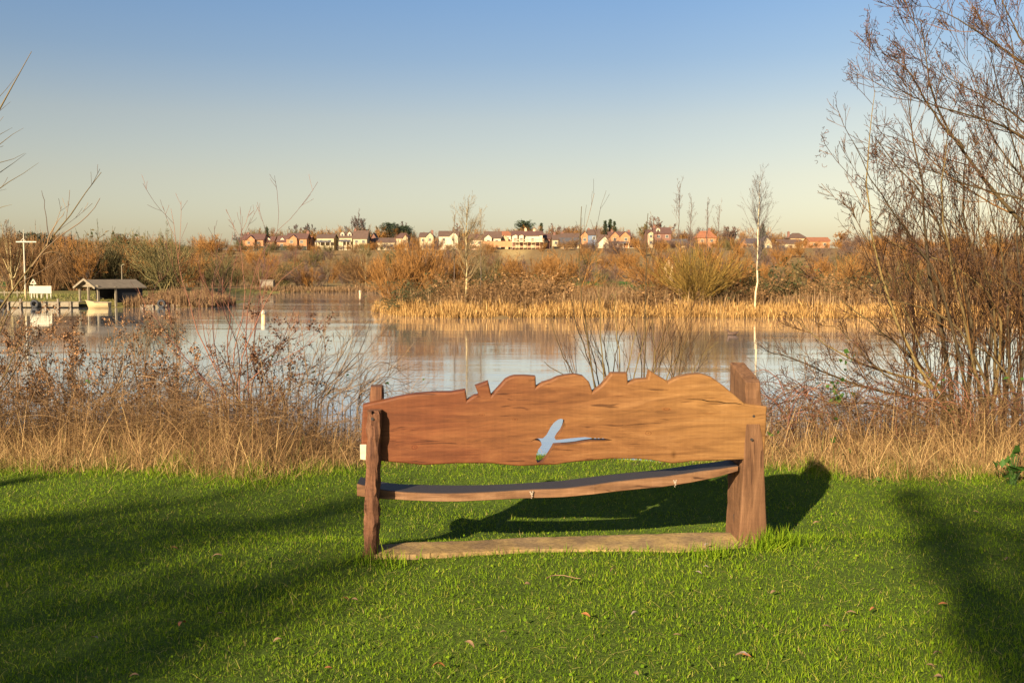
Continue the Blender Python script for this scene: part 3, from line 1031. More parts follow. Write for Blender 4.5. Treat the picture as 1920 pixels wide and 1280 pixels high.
# birch with its white trunk
def slender(name, label, px, base, top, Y, bark, twig, seed, r0, tall_first=0.35, n1=34, ang=0.6, l1=0.26, lean=0.0, cat='tree', k2=6, group=None):
    r = np.random.default_rng(seed)
    a = at(px, base, Y)
    z0 = hz(a[0], Y) - 0.1
    H = at(px, top, Y)[2] - z0
    root = thing(name, (a[0], Y, z0), label, cat, group)
    T = resample([(0, 0, 0), (lean * 0.4 + 0.05, 0, H * 0.3), (lean * 0.6 - 0.03, 0, H * 0.6), (lean, 0, H)], 14, r, 0.015)[None]
    TR = np.linspace(r0, 0.012, 14)[None]
    mb = tubes(MB(), T[:, :], TR, 8, tint=0.5, rng=r)
    mb.build('trunk', M[bark], root, smooth=True)
    mb = MB()
    P1, R1 = sprout(T, TR, n1, ang, l1, 6, 0.09, tall_first, 0.98, 0.5, 0.07, 0.006, r, shrink=0.6)
    tubes(mb, P1, R1, 3, rng=r)
    P2, R2 = sprout(P1, R1, k2, 0.5, 0.5, 5, 0.03, 0.15, 1, 0.6, 0.09, 0.0045, r)
    tubes(mb, P2, R2, 3, rng=r)
    P3, R3 = sprout(P2, R2, 3, 0.5, 0.5, 4, -0.02, 0.15, 1, 0.7, 0.09, 0.0036, r)
    tubes(mb, P3, R3, 3, rng=r)
    mb.build('crown', M[twig], root)
    return root


slender('birch_tree', 'slim birch with white trunk and airy mauve crown on the island', 1415, 580, 340, 61, 'birch_bark', 'tree_grey', 3, 0.066, 0.3, 60, 0.6, 0.32, 0.22)
slender('pale_trunked_tree', 'pale yellow trunked tree on the island under the cream house', 873, 568, 388, 63, 'pale_bark', 'tree_tan', 4, 0.085, 0.2, 60, 0.75, 0.36, 0.1, k2=7)
for px, top, sd_, lb in ((1270, 345, 1, 'tallest thin bare sapling behind the golden fan willow'), (1292, 372, 2, 'second thin bare sapling right of the tallest one behind the golden willow'),
                         (1322, 378, 3, 'thin forked bare sapling above the golden fan willow'), (1344, 385, 5, 'thin bare sapling nearest the birch above the orange bush'),
                         (900, 398, 6, 'thin bare sapling just right of the pale trunked island tree'), (850, 402, 7, 'thin bare sapling just left of the pale trunked island tree')):
    slender('bare_sapling', lb, px, 560, top, 68, 'dark_bark', 'scrub_mauve' if px > 1000 else 'tree_tan', 100 + sd_, 0.045, 0.35, 24, 0.35, 0.2, 0.1, k2=4)

# ------------------------------------------------------------------ boathouse shore
M['pale_timber'] = plain('weathered_pale_timber', (0.2, 0.16, 0.1), 0.8, 0.25, 6.0)
M['grey_timber'] = plain('grey_brown_timber', (0.2, 0.16, 0.11), 0.85, 0.3, 5.0)
M['dark_board'] = plain('dark_blue_black_boarding', (0.014, 0.015, 0.018), 1.0, 0.3, 4.0)
M['felt_roof'] = plain('grey_brown_roof_felt', (0.13, 0.10, 0.065), 0.9, 0.25, 3.0)
M['white_paint'] = plain('white_paint', (0.40, 0.355, 0.25), 0.6, 0.06, 2.0)
M['rubber'] = plain('black_rubber', (0.012, 0.012, 0.013), 0.7, 0.3, 4.0)
M['boat_cream'] = plain('cream_boat_paint', (0.42, 0.31, 0.15), 0.5, 0.15, 2.0)
M['orange_plastic'] = plain('orange_white_plastic', (0.75, 0.42, 0.2), 0.5, 0.1, 2.0)
M['feathers'] = plain('brown_feathers', (0.09, 0.05, 0.03), 0.8, 0.4, 9.0)
M['sign_red'] = plain('dull_red_paint', (0.2, 0.12, 0.07), 0.6, 0.1)

A35 = math.radians(50)
apx = at(166, 524, 76.5)
bh = thing('boathouse', (apx[0], 76.5, WATER), 'small open fronted boathouse with pale sloping roof over the water', 'boathouse', rz=A35)
gw, gl = 1.5, 3.6            # half width across the gable, length along the ridge (local +x)
ze, zr = at(192, 537.5, 76)[2] - WATER, apx[2] - WATER
mb = MB()
for sgn in (-1, 1):
    e = np.array([0, sgn * gw * 1.1, ze - 0.08]); rg = np.array([0, 0, zr])
    n_ = np.array([0, 0, -0.07])
    mb.prism([rg + (-0.35, 0, 0), e + (-0.35, 0, 0), e + (gl + 0.3, 0, 0), rg + (gl + 0.3, 0, 0)], n_)
mb.build('roof', M['felt_roof'], bh)
mb = MB()
for sgn in (-1, 1):
    e = np.array([-0.39, sgn * gw * 1.12, ze - 0.1]); rg = np.array([-0.39, 0, zr + 0.02])
    mb.bar(rg, e, 0.05, 0.16)
mb.build('bargeboard', M['pale_timber'], bh)
mb = MB().box(1.3, gl, -gw, -gw + 0.08, 0.35, ze - 0.05).box(1.3, gl, gw - 0.08, gw, 0.35, ze - 0.05).box(gl - 0.08, gl, -gw + 0.08, gw - 0.08, 0.35, ze + 0.0)
mb.build('wall', M['dark_board'], bh)
for (x_, y_) in ((0, -gw + 0.08), (0, 0.05), (0, gw - 0.08), (1.35, -gw - 0.02)):
    MB().box(x_ - 0.07, x_ + 0.07, y_ - 0.07, y_ + 0.07, -0.4, ze + (0.0 if abs(y_) > 1 else 0.0)).build('post', M['pale_timber'], bh)
MB().box(-0.06, 0.06, -gw, gw, ze - 0.02, ze + 0.12).build('tie_beam', M['pale_timber'], bh)
MB().prism([(-0.1, -0.35, ze + 0.12), (-0.1, 0.35, ze + 0.12), (-0.1, 0.0, ze + 0.5)], (0.06, 0, 0)).build('gable_board', M['pale_timber'], bh)

# rowing boat moored at its mouth
pb = at(160, 577, 74.6)
rb = thing('rowing_boat', (pb[0], 74.6, WATER), 'cream hulled rowing boat moored in front of the boathouse', 'boat', rz=math.radians(8))
mb = MB()
secs = []
for i, s in enumerate(np.linspace(0, 1, 9)):  # from the stem aft
    wv = 0.5 * math.sqrt(max(0.0, 1 - (1 - min(1, s * 1.5)) ** 2)) + 0.02
    top = 0.42 + 0.2 * (1 - s) ** 2
    secs.append([(s * 1.75 + 0.28 * (1 - s) * abs(math.sin(a)), wv * math.cos(a), top - (top + 0.12) * math.sin(a) if abs(math.cos(a)) < 0.999 else top) for a in np.linspace(0, math.pi, 9)])
V = np.array(secs).reshape(-1, 3)
fs = [(i * 9 + j, i * 9 + j + 1, (i + 1) * 9 + j + 1, (i + 1) * 9 + j) for i in range(8) for j in range(8)]
mb.add(V, fs)
mb.add(np.array(secs[-1]), np.array([list(range(9))]))
mb.build('hull', M['boat_cream'], rb, smooth=True)
MB().box(0.9, 1.1, -0.46, 0.46, 0.28, 0.32).box(1.4, 1.6, -0.47, 0.47, 0.28, 0.32).build('thwart', M['grey_timber'], rb)
MB().bar((0.02, 0, 0.6), (0.8, 0.51, 0.46), 0.05).bar((0.8, 0.51, 0.46), (1.75, 0.52, 0.43), 0.05).bar((0.02, 0, 0.6), (0.8, -0.51, 0.46), 0.05).bar((0.8, -0.51, 0.46), (1.75, -0.52, 0.43), 0.05).build('gunwale', M['pale_timber'], rb)

# jetty with tyres
j0, j1 = at(-60, 570, 75.6), at(150, 570, 75.6)
jt = thing('jetty', (j0[0], 75.4, WATER), 'low pale timber jetty along the shore left of the boathouse', 'jetty')
jl = j1[0] - j0[0]
MB().box(0, jl, 0.0, 1.3, 0.36, 0.44).build('deck', M['pale_timber'], jt)
MB().box(0, jl, -0.06, -0.003, 0.08, 0.40).build('fascia', M['pale_timber'], jt)
for i in range(9):
    x_ = jl * (i + 0.4) / 9
    MB().box(x_ - 0.06, x_ + 0.06, -0.2, -0.07, -0.9, 0.5 + (0.18 if i % 3 == 1 else 0)).build('post', M['grey_timber'], jt)
e0, e1 = at(262, 575, 75.4), at(398, 575, 77.5)
ed = thing('bank_edging', (e0[0], 75.5, WATER), 'low timber edging along the spit right of the boathouse', 'edging')
d_ = e1 - e0
MB().bar((0, 0, 0.06), (d_[0], 1.6, 0.06), 0.08, 0.3).build('board', M['pale_timber'], ed)
for i in range(7):
    q = (i + 0.3) / 7
    MB().box(d_[0] * q - 0.05, d_[0] * q + 0.05, 1.6 * q - 0.16, 1.6 * q - 0.06, -0.6, 0.25).build('post', M['grey_timber'], ed)


def tyre(px, lb, Y=75.15):
    a = at(px, 575, Y)
    mb = MB()
    n, k = 20, 8
    V = []
    for i in range(n):
        q = i * 2 * math.pi / n
        for j in range(k):
            w = j * 2 * math.pi / k
            rr = 0.24 + 0.1 * math.cos(w)
            V.append((rr * math.cos(q), 0.09 * math.sin(w), rr * math.sin(q)))
    mb.add(V, [(i * k + j, i * k + (j + 1) % k, ((i + 1) % n) * k + (j + 1) % k, ((i + 1) % n) * k + j) for i in range(n) for j in range(k)])
    tag(mb.build('tyre', M['rubber'], None, (a[0], Y, WATER + 0.3), smooth=True), lb, 'tyre', 'tyres hung on the jetty')


tyre(65, 'black tyre hung on the jetty below the white board')
tyre(3, 'black tyre hung on the jetty at the left photo edge')
tyre(303, 'small black tyre fender on the edging right of the boathouse', 75.75)

# white mast, sign board, triangle sign, rail fence, lamp post
a = at(48, 556, 82)
ms = thing('signal_mast', (a[0], 82, hz(a[0], 82)), 'tall white mast with a cross arm on the left shore', 'mast')
H = at(48, 430, 82)[2] - hz(a[0], 82)
ha = at(48, 453.5, 82)[2] - hz(a[0], 82)
MB().lathe([(0.075, -0.2), (0.06, ha), (0.03, H - 0.3), (0.012, H)], n=8).build('pole', M['white_paint'], ms, smooth=True)
xa, xb = at(31, 453, 82)[0] - a[0], at(69, 453, 82)[0] - a[0]
MB().box(xa, xb, -0.12, -0.065, ha - 0.05, ha + 0.05).build('cross_arm', M['white_paint'], ms)
MB().bar((-0.2, -0.1, ha + 0.05), (0, -0.1, ha + 0.27), 0.04).bar((0.2, -0.1, ha + 0.05), (0, -0.1, ha + 0.27), 0.04).build('brace', M['white_paint'], ms)
MB().lathe([(0.1, -0.2), (0.1, 0.75), (0.0, 0.76)], n=8).build('foot', M['boat_cream'], ms)
l_, r_ = at(54.5, 536, 80), at(96.5, 550, 80)
sb = thing('sign_board', (l_[0], 80, hz(l_[0], 80)), 'blank cream white sign board on short legs beside the mast', 'sign')
g0 = hz(l_[0], 80)
MB().box(0, r_[0] - l_[0], 0, 0.05, r_[2] - g0, l_[2] - g0).build('panel', M['white_paint'], sb)
for q in (0.08, 0.33, 0.52, 0.78, 0.95):
    x_ = (r_[0] - l_[0]) * q
    MB().box(x_ - 0.035, x_ + 0.035, 0.052, 0.11, -0.25, r_[2] - g0 + 0.15).build('leg', M['white_paint'], sb)
t_ = at(62.5, 523.5, 81); bl, br = at(57.5, 532, 81), at(67.5, 532, 81)
g0 = hz(t_[0], 81)
ts = thing('triangle_sign', (t_[0], 81, g0), 'small triangular warning sign with cream border above the white board', 'sign')
P3 = [(bl[0] - t_[0], 0, bl[2] - g0), (br[0] - t_[0], 0, br[2] - g0), (0, 0, t_[2] - g0)]
mb = MB()
for i in range(3):
    mb.bar(np.array(P3[i]) + (0, -0.004 * i, 0), np.array(P3[(i + 1) % 3]) + (0, -0.004 * i, 0), 0.05, 0.07)
mb.build('border', M['white_paint'], ts)
MB().prism([np.array(q) * 0.98 + (0, 0.03, 0.01) for q in P3], (0, 0.012, 0)).build('panel', M['sign_red'], ts)
MB().box(-0.03, 0.03, 0.045, 0.1, -0.2, bl[2] - g0 + 0.2).build('post', M['white_paint'], ts)
f0 = at(-40, 556, 84)
rf = thing('rail_fence', (f0[0], 84, hz(f0[0], 84)), 'low pale rail fence behind the mast at the left edge', 'fence')
L_ = at(80, 556, 84)[0] - f0[0]
MB().box(0, L_, -0.03, 0.03, 0.42, 0.5).build('rail', M['pale_timber'], rf)
for i in range(6):
    MB().box(L_ * i / 5 - 0.04, L_ * i / 5 + 0.04, 0.032, 0.1, -0.2, 0.62).build('post', M['pale_timber'], rf)
a = at(228, 497, 100); g0 = hz(a[0], 100)
lp = thing('lamp_post', (a[0], 100, g0), 'thin pale lamp post behind the boathouse roof', 'lamp post')
MB().lathe([(0.06, -0.2), (0.04, a[2] - g0)], n=8).build('pole', M['pale_timber'], lp)
MB().bar((0, 0, a[2] - g0), (0.3, 0, a[2] - g0 + 0.08), 0.06, 0.05).build('lamp_head', M['pale_timber'], lp)

# buoys, duck and other small things
def buoy(px, top, bot, Y, label, two=False):
    a = at(px, bot, Y)
    r0 = (at(px, top, Y)[2] - WATER)
    root = thing('buoy', (a[0], Y, WATER), label, 'buoy')
    rr = r0 * (0.29 if two else 0.5)
    zc = r0 - rr
    prof = [(rr * math.sin(q), zc - rr * math.cos(q)) for q in np.linspace(0.0, math.pi, 10)]
    MB().lathe(prof, n=14).build('float', M['white_paint'], root, smooth=True)
    if two:
        MB().lathe([(rr * 0.75, -0.25), (rr * 0.8, zc - rr * 0.75), (rr * 0.4, zc - rr * 0.6)], n=12).build('base', M['orange_plastic'], root, smooth=True)
    else:
        MB().lathe([(rr * 0.3, -0.3), (rr * 0.25, zc - rr * 0.8)], n=8).build('base', M['rubber'], root)


buoy(494, 581, 600, float(gnd(494, 599, WATER)[1]), 'large white ball buoy on an orange base behind the red twigs', True)
buoy(410, 553, 562, float(gnd(410, 563, WATER)[1]), 'small white buoy at the mouth of the channel')
buoy(675, 544, 552, float(gnd(675, 552.5, WATER)[1]), 'distant orange and white buoy left of the island tip', True)
dk = gnd(1374, 628, WATER)
du = thing('duck', (dk[0], dk[1], WATER), 'small brown duck swimming in front of the golden willow', 'duck', rz=0.4)
mb = MB()
mb.lathe([(0.0, -0.26), (0.05, -0.23), (0.1, -0.13), (0.115, 0.0), (0.09, 0.14), (0.045, 0.24), (0.01, 0.3)], n=12)
mb.v[-1] = np.stack([mb.v[-1][:, 2], mb.v[-1][:, 1] * 1.0, 0.05 + mb.v[-1][:, 0] * 0.75 + np.clip(mb.v[-1][:, 2], 0, 1) ** 2 * 1.2], 1)
P = resample([(-0.2, 0, 0.08), (-0.24, 0, 0.17), (-0.25, 0, 0.22), (-0.3, 0, 0.23), (-0.37, 0, 0.21)], 9)[None]
tubes(mb, P, np.array([[0.06, 0.045, 0.038, 0.045, 0.052, 0.045, 0.028, 0.02, 0.012]]), 10, tint=0.5)
mb.build('body', M['feathers'], du, smooth=True)
a = at(502, 529, 141)
mb = MB().box(-0.9, 0.9, -0.6, 0.6, -0.4, at(502, 526, 141)[2] - hz(a[0], 141)).box(-1.0, 1.0, -0.7, 0.7, at(502, 526, 141)[2] - hz(a[0], 141) + 0.003, at(502, 525, 141)[2] - hz(a[0], 141) + 0.02)
tag(mb.build('concrete_block', M['grey_timber'], None, (a[0], 141, hz(a[0], 141))), 'squat grey block on the far bank by the reeds', 'block')
# ------------------------------------------------------------------ the houses on the ridge
COL = dict(orange=(0.33, 0.155, 0.065), brick=(0.17, 0.078, 0.05), cream=(0.36, 0.285, 0.165), white=(0.46, 0.39, 0.26), tan=(0.42, 0.28, 0.14), pinkish=(0.5, 0.33, 0.2), blue=(0.12, 0.15, 0.2),
           redroof=(0.095, 0.045, 0.032), brownroof=(0.095, 0.055, 0.036), greyroof=(0.065, 0.06, 0.06), orangeroof=(0.24, 0.09, 0.038), darkroof=(0.07, 0.05, 0.05))
for k_, c_ in COL.items():
    M['h_' + k_] = plain(k_ + '_house_surface', c_, 0.85, 0.16, 0.9)
m, t, b, o = new_mat('window_glass')
b.inputs['Base Color'].default_value = (0.05, 0.06, 0.07, 1)
b.inputs['Roughness'].default_value = 0.12
M['glass'] = m


def house(l, r, base, eave, ridge, wall, roof, label, Y=395.0, name='house', gables=(), dormers=(), chims=(), wins=None, depth=8.0, endgable=False, hip=0.0, trim='white', porch=None):
    """Traced outline of one house front: pixel columns l..r, pixel rows base, eave and ridge."""
    X = lambda px: float(at(px, 460, Y)[0])
    Zp = lambda py: float(at(960, py, Y)[2])
    x0, x1 = X(l), X(r)
    xm = (x0 + x1) / 2
    zb, ze, zr = Zp(base), Zp(eave), Zp(ridge)
    root = thing(name, (xm, Y, zb), label, 'house')
    S = np.array([xm, Y, zb])
    w, e, rg = (x1 - x0) / 2, ze - zb, zr - zb
    mb = MB().box(-w, w, 0, depth, -4, e)
    if endgable:
        mb.prism([(-w, 0.0, e), (w, 0.0, e), (0, 0.0, rg)], (0, depth, 0))
    elif not hip:
        for sx in (-w, w - 0.2):
            mb.prism([(sx, 0, e), (sx, depth, e), (sx, depth / 2, rg - 0.12)], (0.2, 0, 0))
    mb.build('wall', M['h_' + wall], root)
    mb = MB()
    oh, th = 0.35, np.array([0, 0, 0.16])
    if endgable:
        sl = (rg - e) / w
        for sg in (-1, 1):
            mb.prism([(0, -oh, rg + 0.03), (sg * (w + oh), -oh, e - sl * oh + 0.03), (sg * (w + oh), depth + oh, e - sl * oh + 0.03), (0, depth + oh, rg + 0.03)], th)
    else:
        sl = (rg - e) / (depth / 2)
        h_ = hip * w
        for y0, sg in ((-oh, 1), (depth + oh, -1)):
            mb.prism([(-w - oh, y0, e - sl * oh + 0.03), (w + oh, y0, e - sl * oh + 0.03), (w + oh * (not hip) - h_, depth / 2, rg + 0.03), (-w - oh * (not hip) + h_, depth / 2, rg + 0.03)], th)
        if hip:
            for sg in (-1, 1):
                mb.prism([(sg * (w + oh), -oh, e - sl * oh + 0.03), (sg * (w + oh), depth + oh, e - sl * oh + 0.03), (sg * (w - h_), depth / 2, rg + 0.03)], th)
    rf_ = mb.build('roof', M['h_' + roof], root)
    for cx, ct in chims:
        x = X(cx) - xm
        zt = Zp(ct) - zb
        MB().box(x - 0.45, x + 0.45, depth / 2 - 0.4, depth / 2 + 0.4, min(e, rg - 1.2), zt - 0.3).box(x - 0.52, x + 0.52, depth / 2 - 0.47, depth / 2 + 0.47, zt - 0.298, zt - 0.1).box(x - 0.18, x + 0.18, depth / 2 - 0.18, depth / 2 + 0.18, zt - 0.098, zt + 0.15).build('chimney', M['h_brick' if wall != 'white' else 'h_pinkish'], rf_)
    fronts = []
    for gd in gables:
        gl_, gr_, ga = gd[:3]
        gwall = gd[3] if len(gd) > 3 else wall
        a0, a1, zt = X(gl_) - xm, X(gr_) - xm, Zp(ga) - zb
        am = (a0 + a1) / 2
        mb = MB().box(a0, a1, -1.2, -0.003, -4, e)
        mb.prism([(a0, -1.2, e + 0.002), (a1, -1.2, e + 0.002), (am, -1.2, zt)], (0, depth / 2 + 1.0, 0))
        mb.build('gable', M['h_' + gwall], root)
        mb = MB()
        s2 = (zt - e) / (a1 - am)
        for sg in (-1, 1):
            q = am + sg * (a1 - am + 0.3)
            mb.prism([(am, -1.5, zt + 0.03), (q, -1.5, e - s2 * 0.3 + 0.03), (q, depth / 2, e - s2 * 0.3 + 0.03), (am, depth / 2, zt + 0.03)], th)
        mb.build('gable_roof', M['h_' + roof], root)
        fronts.append((a0, a1))
    for dx, dt in dormers:
        x = X(dx) - xm
        zt = Zp(dt) - zb
        yd = 0.9
        zbt = e + sl * yd * 0.6
        d = MB().box(x - 0.75, x + 0.75, yd, depth / 2, zbt, zt - 0.7).prism([(x - 0.75, yd, zt - 0.698), (x + 0.75, yd, zt - 0.698), (x, yd, zt)], (0, depth / 2 - yd, 0)).build('dormer', M['h_' + trim], root)
        MB().box(x - 0.4, x + 0.4, yd - 0.03, yd - 0.003, zbt + 0.4, zt - 0.8).build('pane', M['glass'], d)
    if porch:
        pl_, pr_, pt, pb_ = porch
        a0, a1 = X(pl_) - xm, X(pr_) - xm
        mb = MB().prism([(a0, -2.6, Zp(pb_) - zb), (a1, -2.6, Zp(pb_) - zb), (a1, -1.25, Zp(pt) - zb), (a0, -1.25, Zp(pt) - zb)], (0, 0, 0.14))
        mb.build('porch_roof', M['h_greyroof'], root)
        for q in np.linspace(a0 + 0.15, a1 - 0.15, 4):
            MB().box(q - 0.12, q + 0.12, -2.5, -2.3, -1.5, Zp(pb_) - zb - 0.002).build('porch_post', M['h_white'], root)
    # windows on the front
    if wins is None:
        wins = []
        storeys = [e - 1.35] if e < 3.9 else [e - 1.35, 1.25]
        nn = max(1, int(round(2 * w / 3.4)))
        for zc in storeys:
            for i in range(nn):
                wins.append((-w + (i + 0.5) * 2 * w / nn, zc))
    for xw, zc in wins:
        yf = -0.0
        for a0, a1 in fronts:
            if a0 - 0.75 < xw < a1 + 0.75:
                yf = -1.2
                xw = min(max(xw, a0 + 0.8), a1 - 0.8)
        f_ = MB().box(xw - 0.62, xw + 0.62, yf - 0.07, yf - 0.004, zc - 0.6, zc + 0.6).build('window', M['h_white'], root)
        MB().box(xw - 0.5, xw - 0.03, yf - 0.085, yf - 0.072, zc - 0.5, zc + 0.5).box(xw + 0.03, xw + 0.5, yf - 0.085, yf - 0.072, zc - 0.5, zc + 0.5).build('pane', M['glass'], f_)
    return root


house(455, 494, 461, 449, 438.5, 'orange', 'redroof', 'leftmost orange brick house with red roof and front gable', gables=[(464, 479, 442.5)], chims=[(461, 435)])
house(494, 513, 461.5, 453, 443.5, 'orange', 'redroof', 'small orange house with one white dormer left of the gap', gables=(), dormers=[(502.5, 445.5)], Y=397)
house(519, 537, 461.5, 453, 442, 'orange', 'redroof', 'small orange house with white dormer right of the gap', dormers=[(528.5, 445.5)], Y=397)
house(537, 575, 460, 447, 437.5, 'orange', 'redroof', 'orange gabled brick house with tall chimney at its right end', gables=[(544, 558, 441)], chims=[(574, 432)])
house(576, 582, 459, 448.5, 443, 'orange', 'orangeroof', 'narrow orange side wing right of the chimney', Y=400)
house(594, 626, 460, 446, 439, 'cream', 'brownroof', 'cream house half hidden below the bright orange tree', porch=(593, 622, 452, 454.5))
house(636, 660, 462, 445, 436, 'cream', 'brownroof', 'cream house with two small white dormers in a brown roof', dormers=[(641.5, 434.5), (655, 434.5)], porch=(637, 659, 450.5, 453.5))
house(662, 688, 461, 446.5, 432, 'cream', 'brownroof', 'cream walled house with a large brown roof', chims=[(663.5, 428)], Y=392)
house(694, 706, 459, 448, 437, 'brick', 'brownroof', 'small brick gable end right of the large brown roof', endgable=True, Y=402)
house(700, 741, 460, 454, 446, 'cream', 'brownroof', 'low cream bungalow with brown roof before the conifers', Y=398)
house(743, 766, 461, 446, 437, 'cream', 'redroof', 'cream house with hipped red roof and bay', hip=0.5, gables=[(756, 765, 440)])
house(787, 800, 459, 444, 436, 'cream', 'brownroof', 'cream side wing with brown roof left of the tall cream gable', Y=398)
house(798.5, 813, 459, 443, 435.5, 'cream', 'greyroof', 'tall cream gable end with dark grey roof', endgable=True, Y=394, chims=[(809, 431)])
house(823, 859, 457, 442.5, 433, 'white', 'brownroof', 'long white rendered house with gable at its right end', gables=[(843, 859, 435.5)], Y=397)
house(879, 906, 455, 449, 439, 'pinkish', 'redroof', 'red roofed house behind the pale trunked island tree', Y=400)
house(908, 939, 453, 446, 434, 'white', 'brownroof', 'brown roofed house with low white gable beside the orange wall', gables=[(908, 922, 440)], Y=398)
house(931, 958, 451, 441, 433.5, 'white', 'orangeroof', 'white house with bright orange tiled roof', Y=408, hip=0.3)
house(938, 953, 453, 448, 440.5, 'tan', 'orangeroof', 'small tan gable in front of the orange tiled roof', endgable=True, Y=401)
house(1036, 1062, 458, 449, 440, 'cream', 'brownroof', 'cream cottage behind dark ivy clad trunk right of the scaffolding', Y=402, chims=[(1040, 435)])
house(1050, 1089, 463, 457.5, 446, 'tan', 'greyroof', 'low grey roofed bungalow right of the scaffolded house', Y=393)
house(1052, 1086, 455, 446, 437, 'brick', 'brownroof', 'brown roofed house behind the grey roofed bungalow', Y=410, chims=[(1055, 434.5), (1074, 441), (1078, 441)])
house(1087, 1105, 451, 443, 434, 'orange', 'brownroof', 'orange brick gable end with pale verge above the blue extension', endgable=True, Y=402)
house(1103, 1124, 453, 440, 430, 'blue', 'brownroof', 'blue grey walled house with brown roof', Y=399, chims=[(1105, 427)])
house(1121, 1145, 463, 454, 440, 'cream', 'brownroof', 'cream bungalow with a wide white gable left of the twin gables', gables=[(1122, 1143, 443.5, 'white')], Y=394)
house(1142, 1182, 463, 444, 434.5, 'orange', 'redroof', 'twin gabled orange brick house with white tiled gables and porch', gables=[(1143, 1161, 434.5), (1161, 1181, 434.5)], chims=[(1149, 430), (1181, 430.5)], Y=391, porch=(1146, 1178, 453.5, 457), trim='white',
      wins=[(-2.1, 2.9), (2.2, 2.9)])
house(1213, 1226, 461, 437, 431, 'brick', 'redroof', 'narrow brick house with a tall cream bay window', gables=[(1214.5, 1224, 434, 'cream')], Y=396)
house(1227, 1258, 462, 437, 426.5, 'brick', 'redroof', 'dark red brick house with three cream window bays', dormers=[(1234.5, 427)], chims=[(1229, 421.5)], Y=394)
house(1230, 1264, 469, 457.5, 451, 'orange', 'brownroof', 'low orange outbuilding in front of the red brick house', Y=386, depth=5)
house(1263, 1290, 467, 459, 448.5, 'tan', 'greyroof', 'grey roofed outbuilding right of the low orange one', Y=388, depth=6)
house(1308, 1343, 460, 445, 433, 'orange', 'orangeroof', 'orange house with hipped roof behind the willow tops', hip=0.45, Y=400, chims=[(1333, 427)])
house(1388, 1401, 471, 458, 448.5, 'orange', 'brownroof', 'small orange gable left of the timbered house', endgable=True, Y=388)
house(1402, 1446, 472, 456, 447.5, 'cream', 'darkroof', 'cream timbered house with dark roof behind the birch', gables=[(1426, 1446, 444.5)], Y=386)
house(1461, 1505, 470, 456.5, 449, 'cream', 'brownroof', 'wide bungalow with brown roof right of the birch', Y=388)
house(1482, 1512, 452, 446, 437, 'tan', 'brownroof', 'brown hipped roof house behind the wide bungalow', hip=0.6, Y=405, chims=[(1483, 433.5)])
house(1518, 1556, 462, 452, 445, 'orange', 'orangeroof', 'long orange roofed house furthest right on the ridge', Y=396)

# scaffolded house
sc = house(960, 1017, 483, 441.5, 433, 'white', 'redroof', 'tall white house wrapped in scaffolding under a red roof', Y=384, gables=[(962, 970, 440), (973, 981.5, 440), (1011, 1017, 441)], chims=[(985.7, 427), (1002, 428.5)],
           wins=[(-4.0, 6.9), (-1.5, 6.9), (2.0, 6.9), (-4.0, 1.5), (-1.0, 4.5), (2.2, 4.5), (4.2, 4.5), (2.0, 1.5)])
Xs = lambda px: float(at(px, 460, 384)[0]) - sc.location[0]
Zs = lambda py: float(at(960, py, 384)[2]) - sc.location[2]
MB().box(Xs(960.5), Xs(1016.5), -1.32, -1.22, Zs(482), Zs(453.5)).build('brick_storey', M['h_brick'], sc)
sf = thing('scaffolding', (sc.location[0], 380.4, sc.location[2]), 'pale scaffolding of poles and plank lifts around the white house', 'scaffolding')
for i, py in enumerate((450, 454, 463, 472)):
    a0, a1 = (956, 1020) if py in (463,) else (959, 1018)
    MB().box(Xs(a0), Xs(a1), 0, 0.9, Zs(py) - 0.12, Zs(py) + 0.12).build('plank_lift', M['h_pinkish' if i != 2 else 'h_tan'], sf)
for i in range(9):
    x = Xs(958 + 61 * i / 8)
    MB().box(x - 0.07, x + 0.07, -0.1, 0.04 - 0.042, -3.5, Zs(447)).build('pole', M['h_tan'], sf)
for i, px in enumerate((972, 984, 1000)):
    MB().box(Xs(px) - 1.1 + 0.4 * (i == 1), Xs(px) + 0.7, 0.95, 1.2, -3, Zs(455)).build('pale_pier', M['h_cream'], sc, (0, -2.6, 0))
house(1017, 1031, 458, 447, 438.5, 'brick', 'redroof', 'red roofed side wing right of the scaffolding', Y=388)

# walls of the gardens
a0, a1 = at(1094, 467, 387), at(1233, 467, 384)
gw_ = thing('garden_wall', (a0[0], 387, a0[2]), 'long cream garden wall below the twin gabled house', 'wall')
MB().bar((0, 0, -0.6), (a1[0] - a0[0], -3, -0.6), 0.3, 1.9).build('masonry', M['h_cream'], gw_)
MB().bar((0, 0, 0.4), (a1[0] - a0[0], -3, 0.4), 0.42, 0.1).build('coping', M['h_white'], gw_)
a0, a1 = at(903, 454, 396), at(960, 455, 390)
ow = thing('brick_wall', (a0[0], 394, a0[2] - 0.7), 'long low orange brick garden wall left of the scaffolding', 'wall')
MB().bar((0, 0, -0.2), (a1[0] - a0[0], -3, -0.2), 0.3, 2.2).build('masonry', M['h_orange'], ow)
MB().bar((0, 0, 0.96), (a1[0] - a0[0], -3, 0.96), 0.4, 0.1).build('coping', M['h_orangeroof'], ow)
a0, a1 = at(455, 463, 391), at(575, 463, 391)
M['fence_green'] = plain('dark_green_brown_fence', (0.035, 0.035, 0.022), 0.95, 0.3, 2.0)
hf = thing('garden_fence', (a0[0], 391, a0[2]), 'dark low fence along the front of the orange houses', 'fence')
MB().box(0, a1[0] - a0[0], 0, 0.06, -1.6, 0.35).build('boards', M['fence_green'], hf)
for i in range(13):
    x = (a1[0] - a0[0]) * i / 12
    MB().box(x - 0.06, x + 0.06, -0.08, -0.003, -1.6, 0.5).build('post', M['grey_timber'], hf)

